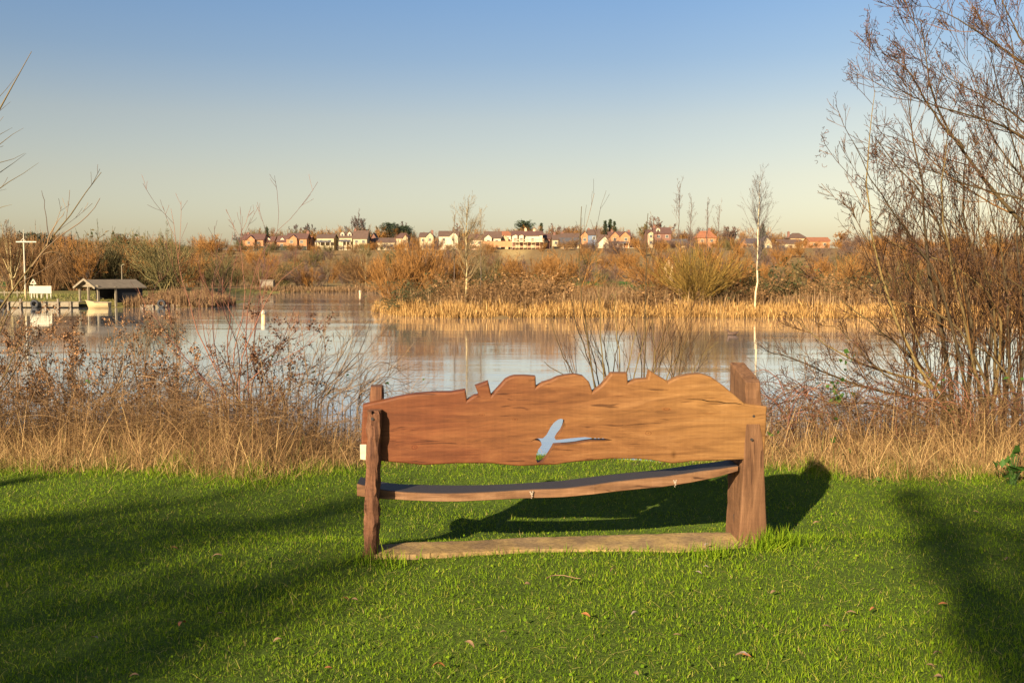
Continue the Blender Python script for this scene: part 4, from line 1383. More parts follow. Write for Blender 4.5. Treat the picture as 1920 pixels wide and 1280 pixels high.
a = at(1252, 560, 71)
mb = MB().box(-0.3, 0.3, -0.2, 0.2, -0.3, at(1252, 497, 71)[2] - hz(a[0], 71))
mb.prism([(-0.3, -0.2, mb.v[0][:, 2].max() + 0.002), (0.3, -0.2, mb.v[0][:, 2].max() + 0.002), (0.05, -0.2, mb.v[0][:, 2].max() + 0.35)], (0, 0.4, 0))
tag(mb.build('stone_post', M['h_tan'], None, (a[0], 71, hz(a[0], 71))), 'pale stone coloured post half hidden by the golden willow', 'post')



# ------------------------------------------------------------------ the bench
M['bench_board'] = wood('orange_oiled_board', [(0.3, (0.085, 0.026, 0.009)), (0.5, (0.118, 0.037, 0.0125)), (0.7, (0.16, 0.056, 0.019))], 1.0, 0, 0.6, 0.3,
                        (0.2, 1.75, [(0.3, (0.14, 0.066, 0.02)), (0.5, (0.2, 0.098, 0.03)), (0.7, (0.265, 0.14, 0.05))]))
M['bench_post'] = wood('rough_brown_post', [(0.3, (0.05, 0.022, 0.013)), (0.5, (0.115, 0.05, 0.025)), (0.7, (0.18, 0.085, 0.042))], 1.5, 2, 0.85, 1.0)
M['bench_post_right'] = wood('brown_hewn_post', [(0.3, (0.085, 0.04, 0.018)), (0.5, (0.135, 0.066, 0.03)), (0.7, (0.18, 0.092, 0.043))], 1.2, 2, 0.8, 0.8)
M['bench_seat'] = wood('weathered_brown_seat', [(0.25, (0.09, 0.045, 0.022)), (0.5, (0.17, 0.085, 0.038)), (0.75, (0.25, 0.14, 0.07))], 1.0, 0, 0.6, 0.5, top_shade=(0.034, 0.027, 0.024))  # seat top coloured dark, as if the backrest shaded it
M['pale_wood'] = plain('freshly_broken_pale_wood', (0.5, 0.4, 0.27), 0.8, 0.2, 30)
M['peg_dark'] = plain('dark_peg', (0.02, 0.014, 0.01), 0.8, 0.2, 30)

LEAN = math.tan(math.radians(3.0))
KX = (5.42 - 5.245) / 2.06
B0 = np.array([0.28, 5.335, 0.0])


def bench_pt(px, py, off=0.0, lean=LEAN):
    """Point seen at (px, py) on the face of the bench that looks at us, moved back by off metres."""
    r = ray(px, py)
    # plane: Y = 5.335 + KX*(X-0.28) - lean*(Z-0.45) + off
    k = r[1] - KX * r[0] + lean * r[2]
    c = 5.335 + KX * (EYE[0] - 0.28) - lean * (EYE[2] - 0.45) + off
    return EYE + r * (c / k)


BN = np.array([-KX, 1.0, LEAN]); BN /= np.linalg.norm(BN)       # pointing away from us through the board
bench = thing('garden_bench', (0.28, 5.4, 0.0), 'rustic wooden bench seen from behind, its wavy backrest board pierced by a flying bird', 'bench')
bench_o = np.array([0.28, 5.4, 0.0])


def loc(P):
    return np.asarray(P, float) - bench_o


board_px = [(680, 759.5), (697, 755.5), (715, 752), (749, 743.8), (780, 738.5), (812, 736), (846, 735.5), (873, 731), (876, 750.5), (880.5, 747.5), (890, 741.5), (897, 741), (895, 734), (891, 724), (915.5, 715), (920.5, 736.5),
            (922, 740.5), (937, 724), (948, 711.6), (957, 707), (965, 704.8), (983.8, 704.5), (1004.5, 706), (1005.5, 725.5), (1018, 717.8), (1033.8, 713), (1046, 707), (1060, 703.8), (1078.8, 702), (1094, 705), (1105, 716), (1111.6, 734.5), (1117, 731),
            (1127, 724), (1138, 711), (1147.5, 699.5), (1176.6, 699.5), (1178, 717.5), (1194, 711.5), (1214.7, 710), (1219, 694), (1228.8, 701), (1247.5, 711.6), (1253, 716.5), (1272.5, 707.5), (1297.5, 702), (1316, 701), (1335, 707), (1357, 723),
            (1378.8, 741), (1397, 757), (1419, 759.5), (1438.5, 762), (1437.5, 800), (1435, 840), (1433, 860), (1396, 861.6), (1341, 863.8), (1297.5, 864.7), (1278.8, 867.8), (1260, 869), (1241, 866), (1222.5, 862.5), (1191, 860), (1147.5, 860), (1107, 863.8),
            (1060, 867.8), (1046, 871), (1008.8, 872.5), (974, 874), (945, 871.5), (921, 868.8), (858.8, 868.8), (796, 871.9), (749, 867.8), (718, 864.7), (685, 863.5), (676.5, 861), (677, 832), (678.5, 795)]
bird_px = [(993.6, 828), (1001.6, 823), (1007, 821.4), (1017.5, 821.4), (1021, 818.6), (1025, 814.4), (1028.5, 808), (1032.5, 800.3), (1038, 792.8), (1045.6, 786.7), (1052, 784.6), (1056, 785.8), (1056.9, 789), (1056.5, 793), (1055, 799.4), (1051, 807.8),
           (1044.7, 815.3), (1041.9, 820), (1042.3, 824.3), (1050, 823.7), (1064, 821.9), (1083, 820), (1097, 819), (1111, 820.6), (1130, 821.2), (1139, 822.5), (1149, 824.7), (1134.7, 823.2), (1111, 823.2), (1104.7, 824), (1094, 825.5), (1081, 828), (1064, 830),
           (1045.6, 831), (1039, 831.5), (1035, 836.9), (1029.7, 846), (1024, 854.7), (1017.5, 862.8), (1011.9, 864.7), (1006, 863.6), (1004.4, 859.4), (1005.8, 851), (1010, 841.6), (1015.6, 834), (1015, 829.8), (1011.9, 827), (1007, 825.6), (1001.6, 824.6)]
crack_px = [(1278, 747.2), (1300, 747.6), (1318, 748.6), (1330, 751.4), (1346, 751.8), (1362, 754.8), (1380, 755.2), (1391, 757.6), (1391, 758.6), (1379, 756.6), (1361, 756.4), (1345, 753.6), (1329, 753.2), (1316, 750.0), (1299, 748.8)]


def open_up(q):
    """The sill of the cut-out hides some of the view through it, so its lower edges sit a little lower than the light seen through."""
    i, (x, y) = q
    if 11 <= i <= 17: return (x + 2.0, y + 1.0)
    if 27 <= i <= 34: return (x + 0.5, y + 3.6)
    if 35 <= i <= 37: return (x + 2.5, y + 2.5)
    if 38 <= i <= 40: return (x + 1.0, y + 3.0)
    return (x, y)


bird_px = [open_up(q) for q in enumerate(bird_px)]


def dense(poly, step):
    out = []
    n = len(poly)
    for i in range(n):
        a, b_ = np.array(poly[i], float), np.array(poly[(i + 1) % n], float)
        k = max(1, int(np.linalg.norm(b_ - a) / step))
        out += [tuple(a + (b_ - a) * j / k) for j in range(k)]
    return out


TB = 0.065
bm = bmesh.new()
bw = bm.edges.layers.float.new('bevel_weight_edge')
loops = []
for poly in (dense(board_px, 9), bird_px, crack_px):
    vs = [bm.verts.new(loc(bench_pt(*q))) for q in poly]
    es = [bm.edges.new((vs[i], vs[(i + 1) % len(vs)])) for i in range(len(vs))]
    loops.append((vs, es))
bmesh.ops.triangle_fill(bm, use_beauty=True, use_dissolve=False, edges=[e for l in loops for e in l[1]], normal=(0, -1, 0))
front = list(bm.faces)
for f in front:
    f.normal_update()
    if f.normal.y > 0:
        f.normal_flip()
back = {}
for l in loops:
    for v_ in l[0]:
        back[v_] = bm.verts.new(v_.co + Vector(BN) * TB)
for f in front:
    bm.faces.new([back[v_] for v_ in reversed(f.verts)])
for vs, _ in loops:
    n = len(vs)
    for i in range(n):
        bm.faces.new((vs[i], vs[(i + 1) % n], back[vs[(i + 1) % n]], back[vs[i]]))
for i, v_ in enumerate(loops[0][0]):                  # only the outer edge is worn round
    w_ = loops[0][0][(i + 1) % len(loops[0][0])]
    for a, b_ in ((v_, w_), (back[v_], back[w_])):
        bm.edges.get((a, b_))[bw] = 1.0
bmesh.ops.recalc_face_normals(bm, faces=bm.faces)
me = bpy.data.meshes.new('backrest_board')
bm.to_mesh(me); bm.free()
bo = link('backrest_board', me, M['bench_board'], bench)
bv = bo.modifiers.new('worn_edges', 'BEVEL')
bv.width = 0.010; bv.segments = 3; bv.limit_method = 'WEIGHT'; bv.use_clamp_overlap = False


spots(M['bench_board'], [(loc(bench_pt(1263, 852)), (0.035, 0.06), (0.42, 0.36, 0.2), False), (loc(bench_pt(778, 838)), (0.04, 0.03), (0.55, 0.45, 0.4), True), (loc(bench_pt(904, 777)), (0.035, 0.018), (0.6, 0.5, 0.45), True),
                        (loc(bench_pt(1250, 767)), (0.05, 0.02), (0.5, 0.42, 0.36), True), (loc(bench_pt(1216, 812)), (0.05, 0.03), (0.65, 0.56, 0.5), True), (loc(bench_pt(966, 786)), (0.03, 0.016), (0.6, 0.5, 0.45), True),
                        (loc(bench_pt(1075, 834)), (0.11, 0.014), (0.62, 0.62, 0.25), False), (loc(bench_pt(1059, 797)), (0.012, 0.03), (0.45, 0.5, 0.2), False), (loc(bench_pt(1014, 870)), (0.05, 0.018), (0.5, 0.5, 0.28), False),
                        (loc(bench_pt(1330, 775)), (0.16, 0.012), (0.62, 0.52, 0.4), False), (loc(bench_pt(1160, 742)), (0.10, 0.006), (0.6, 0.5, 0.42), False)])


def slab_px(front_px, off0, off1, lean=LEAN):
    """Outline in pixels made into a solid from off0 to off1 metres behind the bench face."""
    A = [loc(bench_pt(x, y, off0, lean)) for x, y in front_px]
    n_ = np.array([-KX, 1.0, 0]) / math.hypot(KX, 1)
    return A, n_ * (off1 - off0)


mb = MB()
A, d_ = slab_px([(674.8, 833), (686.8, 833), (686, 862), (675.5, 860.5)], -0.004, 0.0)
mb.prism(A, d_)
mb.build('broken_corner', M['pale_wood'], bo)


def rough(mb, amp, rng, axisfreq):
    pass


def post_mesh(rows, off0, off1, rng, nseg=26, bulge=0.0, amp=0.004):
    """A post from rows of (y, x left, x right) in pixels: rounded rectangle in section, slightly uneven."""
    ysr = np.array([q[0] for q in rows], float)
    yy = np.linspace(ysr[0], ysr[-1], nseg)
    xl = np.interp(yy, ysr, [q[1] for q in rows]); xr = np.interp(yy, ysr, [q[2] for q in rows])
    n_ = np.array([-KX, 1.0, 0]) / math.hypot(KX, 1)
    sec = []
    for i in range(nseg):
        a = loc(bench_pt(xl[i], yy[i], off0)); b_ = loc(bench_pt(xr[i], yy[i], off0))
        w_ = b_ - a
        D = n_ * (off1 - off0)
        ring = []
        for u, v_ in ((0.0, 0.12), (0.04, 0.03), (0.12, 0.0 - bulge * 0.6), (0.35, -bulge), (0.65, -bulge), (0.88, 0.0 - bulge * 0.6), (0.96, 0.03), (1.0, 0.12), (1.0, 0.5), (1.0, 0.9), (0.9, 1.0), (0.5, 1.0), (0.1, 1.0), (0.0, 0.9), (0.0, 0.5)):
            ring.append(a + w_ * u + D * v_ + rng.normal(0, amp, 3) * np.array([1, 1, 0.0]))
        sec.append(ring)
    k = len(sec[0])
    V = np.array(sec)
    sm = V.copy()
    sm[1:-1] = 0.25 * V[:-2] + 0.5 * V[1:-1] + 0.25 * V[2:]
    mb = MB()
    mb.add(sm.reshape(-1, 3), [np.array([(i * k + j, i * k + (j + 1) % k, (i + 1) * k + (j + 1) % k, (i + 1) * k + j) for i in range(nseg - 1) for j in range(k)])], 0.5)
    mb.f.append(np.array([list(range(k - 1, -1, -1))])); mb.f.append(np.array([list(range((nseg - 1) * k, nseg * k))]))
    return mb


rb_ = np.random.default_rng(17)
# left post: a split log, its cheek in front of the board, its stub standing above behind it
mb = post_mesh([(769, 690, 713), (778, 689.5, 715), (800, 688.5, 715), (830, 687.5, 713.5), (863, 686.5, 712.5), (941, 684, 710), (1000, 682, 709), (1052, 680.5, 708)], -0.05, 0.10, rb_, 40, 0.18, 0.007)
lp_ = mb.build('post', M['bench_post'], bench, smooth=False)
mb = post_mesh([(725, 694, 718), (740, 693, 718.5), (765, 693, 718)], 0.06, 0.16, rb_, 8, 0.05, 0.002)
mb.build('post_stub', M['bench_post'], lp_, smooth=False)
# right post: a thick plank standing edge on, top sloping towards us, half lapped round the board
n_ = np.array([-KX, 1.0, 0]) / math.hypot(KX, 1)


def P_(px, py, off=0.0, lean=LEAN):
    return loc(bench_pt(px, py, off, lean))


DP = 0.30
tl, tr_ = P_(1399, 717, 0.02), P_(1428, 717, 0.02)
ml, mr_ = P_(1397, 840, 0.012), P_(1433, 840, 0.012)
gl_, gr_ = P_(1386, 1014, 0.012), P_(1438.5, 1008, 0.012)
gl_[2] = gr_[2] = -0.08
rise = np.array([0, 0, 0.085])
ring0 = [tl, tr_, tr_ + n_ * DP + rise, tl + n_ * DP + rise]
ring1 = [ml, mr_, mr_ + n_ * DP, ml + n_ * DP]
ring2 = [gl_, gr_, gr_ + n_ * DP * 0.9, gl_ + n_ * DP * 0.9]
bm = bmesh.new()
rings = []
NS = 22
for i in range(NS):
    q = i / (NS - 1)
    if q < 0.4:
        R_ = [a * (1 - q / 0.4) + b_ * (q / 0.4) for a, b_ in zip(ring0, ring1)]
    else:
        w_ = (q - 0.4) / 0.6
        R_ = [a * (1 - w_) + b_ * w_ for a, b_ in zip(ring1, ring2)]
    full = []
    for j in range(4):
        a, b_ = R_[j], R_[(j + 1) % 4]
        for s in (0.06, 0.35, 0.65, 0.94):
            full.append(a + (b_ - a) * s + rb_.normal(0, 0.0022, 3) * np.array([1, 1, 0.3]))
    rings.append([bm.verts.new(p_) for p_ in full])
for i in range(NS - 1):
    for j in range(16):
        bm.faces.new((rings[i][j], rings[i + 1][j], rings[i + 1][(j + 1) % 16], rings[i][(j + 1) % 16]))
bm.faces.new(rings[0]); bm.faces.new(list(reversed(rings[-1])))
bmesh.ops.recalc_face_normals(bm, faces=bm.faces)
me = bpy.data.meshes.new('post')
bm.to_mesh(me); bm.free()
rp_ = link('post', me, M['bench_post_right'], bench)
bv = rp_.modifiers.new('worn_edges', 'BEVEL'); bv.width = 0.005; bv.segments = 2; bv.limit_method = 'ANGLE'; bv.angle_limit = math.radians(40)
# the cheek of the right post in front of the board
mb = post_mesh([(795, 1400, 1425), (815, 1397.5, 1429), (850, 1395.5, 1433), (900, 1393, 1434), (960, 1389.5, 1436.5), (1022, 1385, 1439)], -0.004, 0.03, rb_, 24, 0.0, 0.0006)
mb.build('post_cheek', M['bench_post_right'], rp_)
mb = MB().prism([P_(1379, 963, 0.14), P_(1381, 963, 0.14), P_(1383, 1020, 0.14), P_(1380.5, 1020, 0.14)], (-0.012, 0, 0))
mb.build('slot', M['peg_dark'], rp_)
for px, py in ((1413.5, 780), (1410, 824)):
    c_ = P_(px, py, -0.016 if py > 800 else -0.002)
    mb = MB().lathe([(0.0, 0), (0.0075, 0.0), (0.0075, 0.02)], n=10)
    v_ = mb.v[0]
    mb.v[0] = np.stack([v_[:, 0], v_[:, 2], v_[:, 1]], 1) + c_
    mb.build('peg', M['peg_dark'], rp_)
c_ = P_(698, 785, -0.082)
mb = MB().lathe([(0.0, 0), (0.0085, 0.0), (0.0085, 0.03)], n=10)
v_ = mb.v[0]; mb.v[0] = np.stack([v_[:, 0], v_[:, 2], v_[:, 1]], 1) + c_
mb.build('peg', M['peg_dark'], lp_)

# seat: a sagging live edged plank, rear edge towards us
top_px = [(669, 907), (700, 915), (733.8, 921), (796, 923.4), (859, 923.4), (921, 922), (984, 918.5), (1060, 914.2), (1153.8, 903), (1247.5, 893), (1310, 883), (1350, 878), (1384, 873)]
bot_px = [(670, 930), (700, 935), (733.8, 937), (796, 939.4), (859, 939.8), (921, 938), (984, 935), (1060, 931.5), (1153.8, 922.5), (1247.5, 912.5), (1310, 901.5), (1350, 893), (1384, 883)]
mb = MB()
tp = np.array([P_(x, y, 0.06, 0) for x, y in top_px])
xx = np.linspace(tp[0, 0], tp[-1, 0], 40)
zt = np.interp(xx, tp[:, 0], tp[:, 2])
bp = np.array([P_(x, y, 0.06, 0) for x, y in bot_px])
zb_ = np.interp(xx, bp[:, 0], bp[:, 2])
yy_ = np.interp(xx, tp[:, 0], tp[:, 1])
sec = []
prof = [(0.0, 0.5), (0.0, 0.93), (0.006, 1.0), (0.07, 1.0), (0.13, 1.0), (0.19, 1.0), (0.205, 0.9), (0.21, 0.5), (0.205, 0.1), (0.13, 0.0), (0.07, 0.0), (0.006, 0.0), (0.0, 0.07)]
for i in range(40):
    ed_ = 0.008 * math.sin(i * 0.5) + rb_.normal(0, 0.002)
    sec.append([(xx[i] - KX * y_ * 0.5, yy_[i] + y_ * (1 + 0.05 * math.sin(i * 0.3)) + ed_ * (y_ < 0.05), zb_[i] + (zt[i] - zb_[i]) * s ) for y_, s in prof])
k = len(prof)
V = np.array(sec).reshape(-1, 3)
mb.add(V, [np.array([(i * k + j, (i + 1) * k + j, (i + 1) * k + (j + 1) % k, i * k + (j + 1) % k) for i in range(39) for j in range(k)])], 0.5)
mb.f.append(np.array([list(range(k))])); mb.f.append(np.array([list(range(40 * k - 1, 39 * k - 1, -1))]))
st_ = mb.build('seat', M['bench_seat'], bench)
M['splat'] = plain('dried_white_splash', (0.26, 0.2, 0.14), 0.9, 0.2, 60)
for cx, cy in ((1266, 904), (997, 925.5)):
    for (dx, dy, r_) in ((0, 0, 2.6), (-2.4, -3, 1.7), (2.2, -3.6, 1.4), (0.6, 4.5, 1.5), (-0.5, 8, 1.0)):
        c_ = P_(cx + dx, cy + dy, 0.052, 0)
        rr = r_ * 0.0029
        mb = MB().lathe([(0.0, 0.0), (rr, 0.001), (rr * 1.05, 0.012)], n=9)
        v_ = mb.v[0]; mb.v[0] = np.stack([v_[:, 0], v_[:, 2], v_[:, 1]], 1) + c_
        if (dx, dy) == (0, 0):
            par = mb.build('splash', M['splat'], st_)
        else:
            V_ = mb.mesh('splash')
            # one splash: joined below
            par_bm = bmesh.new(); par_bm.from_mesh(par.data); par_bm.from_mesh(V_); par_bm.to_mesh(par.data); par_bm.free()

# stone slab under the bench
m, t, b, o = new_mat('lichen_sandstone')
v = coords(t)
n1 = noise(t, v, 5, 6, 0.7); n2 = noise(t, v, 38, 5, 0.75); n3 = noise(t, v, 1.6, 3, 0.5)
cc = mixc(t, ramp(t, [(0.42, (0, 0, 0)), (0.62, (1, 1, 1))], n1), (0.24, 0.16, 0.08), (0.37, 0.25, 0.095))
cc = mixc(t, 0.8, cc, ramp(t, [(0.3, (0.45, 0.43, 0.4)), (0.55, (1, 1, 1)), (0.75, (1.25, 1.2, 1.0))], n2), 'MULTIPLY')
cc = mixc(t, 0.7, cc, ramp(t, [(0.35, (0.6, 0.56, 0.52)), (0.6, (1.1, 1.1, 1.05))], n3), 'MULTIPLY')
t.links.new(cc, b.inputs['Base Color'])
b.inputs['Roughness'].default_value = 0.9
b.inputs['Specular IOR Level'].default_value = 0.2
bump(t, b, n2, 0.6, 0.008)
far_px = [(700, 1019.5), (780, 1014), (860, 1010.5), (960, 1006), (1060, 1002.5), (1160, 999.5), (1260, 997), (1384, 993.5)]
FE = np.array([gnd(x, y, 0.01) for x, y in far_px])
NE = np.array([gnd(x, y, 0.01) for x, y in [(690, 1036), (760, 1036), (850, 1032), (960, 1028), (1060, 1026), (1160, 1026), (1280, 1031), (1392, 1022)]])
xx = np.linspace(-0.76, 1.33, 60)
fy = np.interp(xx, FE[:, 0], FE[:, 1]) + 0.006 * np.sin(xx * 9) + rb_.normal(0, 0.004, 60)
ny_ = np.interp(xx, NE[:, 0], NE[:, 1]) + 0.006 * np.sin(xx * 7 + 1) + rb_.normal(0, 0.004, 60)
mb = MB()
G = 9
V = np.array([[(x, n__ + (f__ - n__) * j / (G - 1), 0.006 - 0.004 * (j in (0, G - 1)) + 0.0015 * math.sin(x * 11 + j)) for j in range(G)] + [(x, f__ + 0.01, -0.12), (x, n__ - 0.01, -0.12)] for x, n__, f__ in zip(xx, ny_, fy)])
k = G + 2
mb.add(V.reshape(-1, 3), [np.array([(i * k + j, (i + 1) * k + j, (i + 1) * k + (j + 1) % k, i * k + (j + 1) % k) for i in range(59) for j in range(k)])], 0.5)
mb.f.append(np.array([list(range(k))])); mb.f.append(np.array([list(range(60 * k - 1, 59 * k - 1, -1))]))
tag(mb.build('stone_slab', m), 'long weathered sandstone slab set in the turf under the bench', 'slab')
SLAB = (xx, ny_, fy)


def in_slab(x, y):
    return (x > -0.77) & (x < 1.34) & (y > np.interp(x, xx, ny_) - 0.0) & (y < np.interp(x, xx, fy) + 0.0)


# ------------------------------------------------------------------ lawn
rg = np.random.default_rng(23)
M['lawn'] = tinted('green_lawn_blades', [(0, (0.04, 0.08, 0.005)), (0.45, (0.13, 0.215, 0.008)), (0.8, (0.24, 0.305, 0.016)), (0.93, (0.3, 0.3, 0.03)), (1, (0.34, 0.27, 0.1))], rough=0.8, trans=0.25, spec=0.06)
N = 900000
y = 2.9 + (8.8 - 2.9) * rg.uniform(0, 1, N) ** 1.25
x = rg.uniform(-1, 1, N) * (0.60 * y + 1.1)
le = lawn_edge(x)
gap = np.exp(-((x - 0.35) / 1.5) ** 4)
keep = (y < le + 0.25 + gap * 0.5 + rg.normal(0, 0.1, N) + 0.28 * np.sin(x * 5.3 + 2 * np.sin(x * 1.9)) + 0.2 * np.sin(x * 11.7)) & ~in_slab(x, y)
worn = np.exp(-((x - 0.3) / 1.1) ** 2) * (np.exp(-((y - 5.95) / 0.28) ** 2) * 0.45 + np.exp(-((y - 4.95) / 0.2) ** 2) * 0.12) + 0.35 * (np.sin(x * 3.7 + 1.3 * np.sin(y * 2.9)) * np.sin(y * 4.3 + np.sin(x * 2.1)) > 0.82)
keep &= rg.uniform(0, 1, N) > worn
x, y = x[keep], y[keep]
B = np.column_stack([x, y, height(x, y) - 0.006])
cl = 0.5 + 0.5 * np.sin(x * 2.3 + np.sin(y * 1.9) * 1.3) * np.sin(y * 2.7 + np.sin(x * 1.4))
fine = 0.5 + 0.5 * np.sin(x * 9.1 + np.sin(y * 7.7) * 2) * np.sin(y * 11.3 + np.sin(x * 8.3) * 2)
le = lawn_edge(x)
h = rg.uniform(0.012, 0.032, len(x)) * (0.75 + 0.35 * cl + 0.35 * fine) * (1 + (1.4 + 2.2 * np.clip(np.sin(x * 7.3 + 3 * np.sin(x * 2.2)), 0, 1)) * sstep(-0.5, 0.15, y - le) * (1 - 0.75 * np.exp(-((x - 0.35) / 1.5) ** 4)))
nearslab = np.clip(1 - np.minimum(np.abs(y - np.interp(x, xx, ny_)), 0.3) / 0.12, 0, 1) * ((x > -0.8) & (x < 1.4))
h = h * (1 + (0.3 + 0.8 * sstep(-0.55, -0.2, x)) * nearslab)
tint = np.clip(rg.normal(0.42, 0.2, len(x)) + 0.14 * (cl - 0.5) + 0.1 * (fine - 0.5), 0, 0.92)
straw = rg.uniform(0, 1, len(x)) < 0.05 + 0.09 * sstep(-0.6, 0.1, y - le)
tint[straw] = rg.uniform(0.93, 1.0, straw.sum())
mb = blades(MB(), B, h, rg.uniform(0.002, 0.004, len(x)), rg, 0.45, 2, 0.8, tint, None, 0.65)
m_ = 5000                                            # clover and moss leaves, and dead stems lying in the turf
i_ = rg.integers(0, len(x), m_)
leaves(mb, B[i_] + np.column_stack([rg.normal(0, 0.02, (m_, 2)), rg.uniform(0.012, 0.03, m_)]), 0.013, rg, 0.0, np.clip(rg.normal(0.3, 0.2, m_), 0, 0.9), 0.9)
m_ = 7000
i_ = rg.integers(0, len(x), m_)
blades(mb, B[i_] + np.array([0, 0, 0.02]), rg.uniform(0.03, 0.09, m_), rg.uniform(0.0018, 0.003, m_), rg, 0.3, 2, 0.3, rg.uniform(0.93, 1.0, m_), None, 1.25)
# taller tufts round the feet of the posts and the slab ends
tuft = []
for cx, cy, n in ((gnd(1425, 1020)[0], 5.33, 260), (gnd(1460, 1012)[0], 5.42, 260), (gnd(690, 1045)[0], 5.17, 90), (gnd(1330, 1046)[0], 5.16, 160), (gnd(740, 1052)[0], 5.08, 60)):
    q = rg.normal(0, 0.055, (n, 2)) * np.array([1.4, 0.7]) + (cx, cy)
    tuft.append(q)
q = np.vstack(tuft); q = q[~in_slab(q[:, 0], q[:, 1])]
blades(mb, np.column_stack([q, height(q[:, 0], q[:, 1]) - 0.005]), rg.uniform(0.06, 0.13, len(q)), rg.uniform(0.003, 0.005, len(q)), rg, 0.4, 3, 0.7, np.clip(rg.normal(0.45, 0.2, len(q)), 0, 0.92))
tag(mb.build('lawn_grass', M['lawn']), 'mown green lawn grass around the bench', 'grass', None, 'stuff')

# ------------------------------------------------------------------ dry grass of the bank
M['straw'] = tinted('dry_straw_grass', [(0, (0.085, 0.047, 0.02)), (0.35, (0.2, 0.11, 0.042)), (0.7, (0.4, 0.24, 0.09)), (0.93, (0.54, 0.36, 0.14)), (0.96, (0.13, 0.15, 0.03)), (1, (0.09, 0.13, 0.02))], trans=0.2, rough=0.7)


def tallness(x):
    """How tall the dead grass stands along the bank."""
    return np.where(x < 0, 1 - 0.45 * sstep(-2.2, -1.0, x), 0.6 + 0.62 * sstep(1.5, 2.6, x)) * (1 - np.exp(-((x - 0.35) / 1.25) ** 4))


def drygrass(name, label, n, x0, x1, r, hmul=1.0, ntus=330):
    """Dead tussocks, each leaning its own way, with fallen stalks across them."""
    tx = r.uniform(x0, x1, ntus * 3)
    tv = r.uniform(0, 1, ntus * 3)
    k = r.uniform(0, 1, len(tx)) < tallness(tx) + 0.02
    tx, tv = tx[k][:ntus], tv[k][:ntus]
    ty = lawn_edge(tx) - 0.05 + tv * 3.2
    th_ = r.uniform(0.5, 1.15, len(tx)); tt = r.normal(0.0, 0.16, len(tx)); ta_ = r.uniform(0, 6.283, len(tx)); tl_ = r.uniform(0.0, 1.3, len(tx)); tw = r.uniform(0.1, 0.24, len(tx))
    own = r.integers(0, len(tx), n)
    x = tx[own] + r.normal(0, 1, n) * tw[own] * 1.3
    y = ty[own] + r.normal(0, 1, n) * tw[own]
    free = r.uniform(0, 1, n) < 0.25
    x = np.where(free, r.uniform(x0, x1, n), x)
    y = np.where(free, lawn_edge(x) - 0.1 + r.uniform(0, 1, n) ** 1.3 * 3.2, y)
    v_ = (y - lawn_edge(x)) / 3.3
    ta = tallness(x)
    k = (r.uniform(0, 1, n) < ta + 0.05) & (v_ > -0.06)
    x, y, v_, ta, own = x[k], y[k], v_[k], ta[k], own[k]
    m0 = len(x)
    h = r.uniform(0.3, 0.95, m0) * (0.22 + 0.95 * sstep(0.0, 0.55, v_)) * (0.55 + 0.45 * ta) * th_[own] * hmul
    B = np.column_stack([x, y, height(x, y) - 0.02])
    low = sstep(0.0, 0.25, v_)
    t_ = np.clip(r.normal(0.72, 0.18, m0) + tt[own] - 0.14 * low - 0.2 * sstep(-3.0, -1.8, x) * (x < 0), 0, 0.93)
    gr = r.uniform(0, 1, m0) < 0.16 * (1 - low) + 0.01
    t_[gr] = r.uniform(0.955, 1, gr.sum())
    D = np.stack([np.cos(ta_[own]), np.sin(ta_[own]) * 0.6, np.zeros(m0)], 1) * tl_[own][:, None]
    mb = MB()
    le_ = r.uniform(0, 1, m0) < 0.3
    blades(mb, B[le_], h[le_], r.uniform(0.0022, 0.005, le_.sum()), r, 0.25, 4, 1.0, t_[le_], D[le_])
    blades(mb, B[~le_], h[~le_], r.uniform(0.0022, 0.0045, (~le_).sum()), r, 0.8, 5, 0.9, t_[~le_], D[~le_])
    # bent and fallen stalks across the tufts
    m_ = int(m0 * 0.9)
    i_ = r.integers(0, m0, m_)
    blades(mb, B[i_] + np.column_stack([r.normal(0, 0.05, (m_, 2)), h[i_] * r.uniform(0.05, 0.75, m_)]), r.uniform(0.15, 0.5, m_), r.uniform(0.0018, 0.0038, m_), r, 0.5, 4, 0.4, np.clip(t_[i_] * r.uniform(0.45, 1.15, m_), 0, 0.93), D[i_] * 0.5, 1.15)
    return tag(mb.build(name, M['straw']), label, 'dry grass', None, 'stuff')


drygrass('dry_grass', 'tall golden dead grass on the bank left of the bench', 66000, -6.6, 0.2, np.random.default_rng(61), 1.0)
drygrass('dry_grass', 'tall straw coloured dead grass on the bank right of the bench', 60000, 0.9, 7.2, np.random.default_rng(62), 1.0)



def undergrowth(name, label, n, x0, x1, r, mat):
    """A springy mass of thin dead stems behind the grass."""
    x = r.uniform(x0, x1, n)
    y = lawn_edge(x) + 0.6 + r.uniform(0, 1, n) * 2.8
    k = r.uniform(0, 1, n) < tallness(x) + 0.1
    x, y = x[k], y[k]
    m_ = len(x)
    B = np.column_stack([x, y, height(x, y) + r.uniform(0, 1, m_) ** 1.5 * 0.55 * np.clip(tallness(x), 0.2, 1)])
    d = nrm(r.normal(0, 1, (m_, 3)) * np.array([1.2, 0.8, 0.5]) + np.array([0, 0, 0.55]))
    L = r.uniform(0.2, 0.75, m_)
    P = np.zeros((m_, 6, 3)); P[:, 0] = B
    for i in range(1, 6):
        d = nrm(d + r.normal(0, 0.16, (m_, 3)) + np.array([0, 0, -0.07]))
        P[:, i] = P[:, i - 1] + d * (L / 5)[:, None]
    R = r.uniform(0.001, 0.0024, m_)[:, None] * np.linspace(1, 0.5, 6)[None]
    return tag(tubes(MB(), P, R, 3, rng=r).build(name, mat), label, 'undergrowth', None, 'stuff')


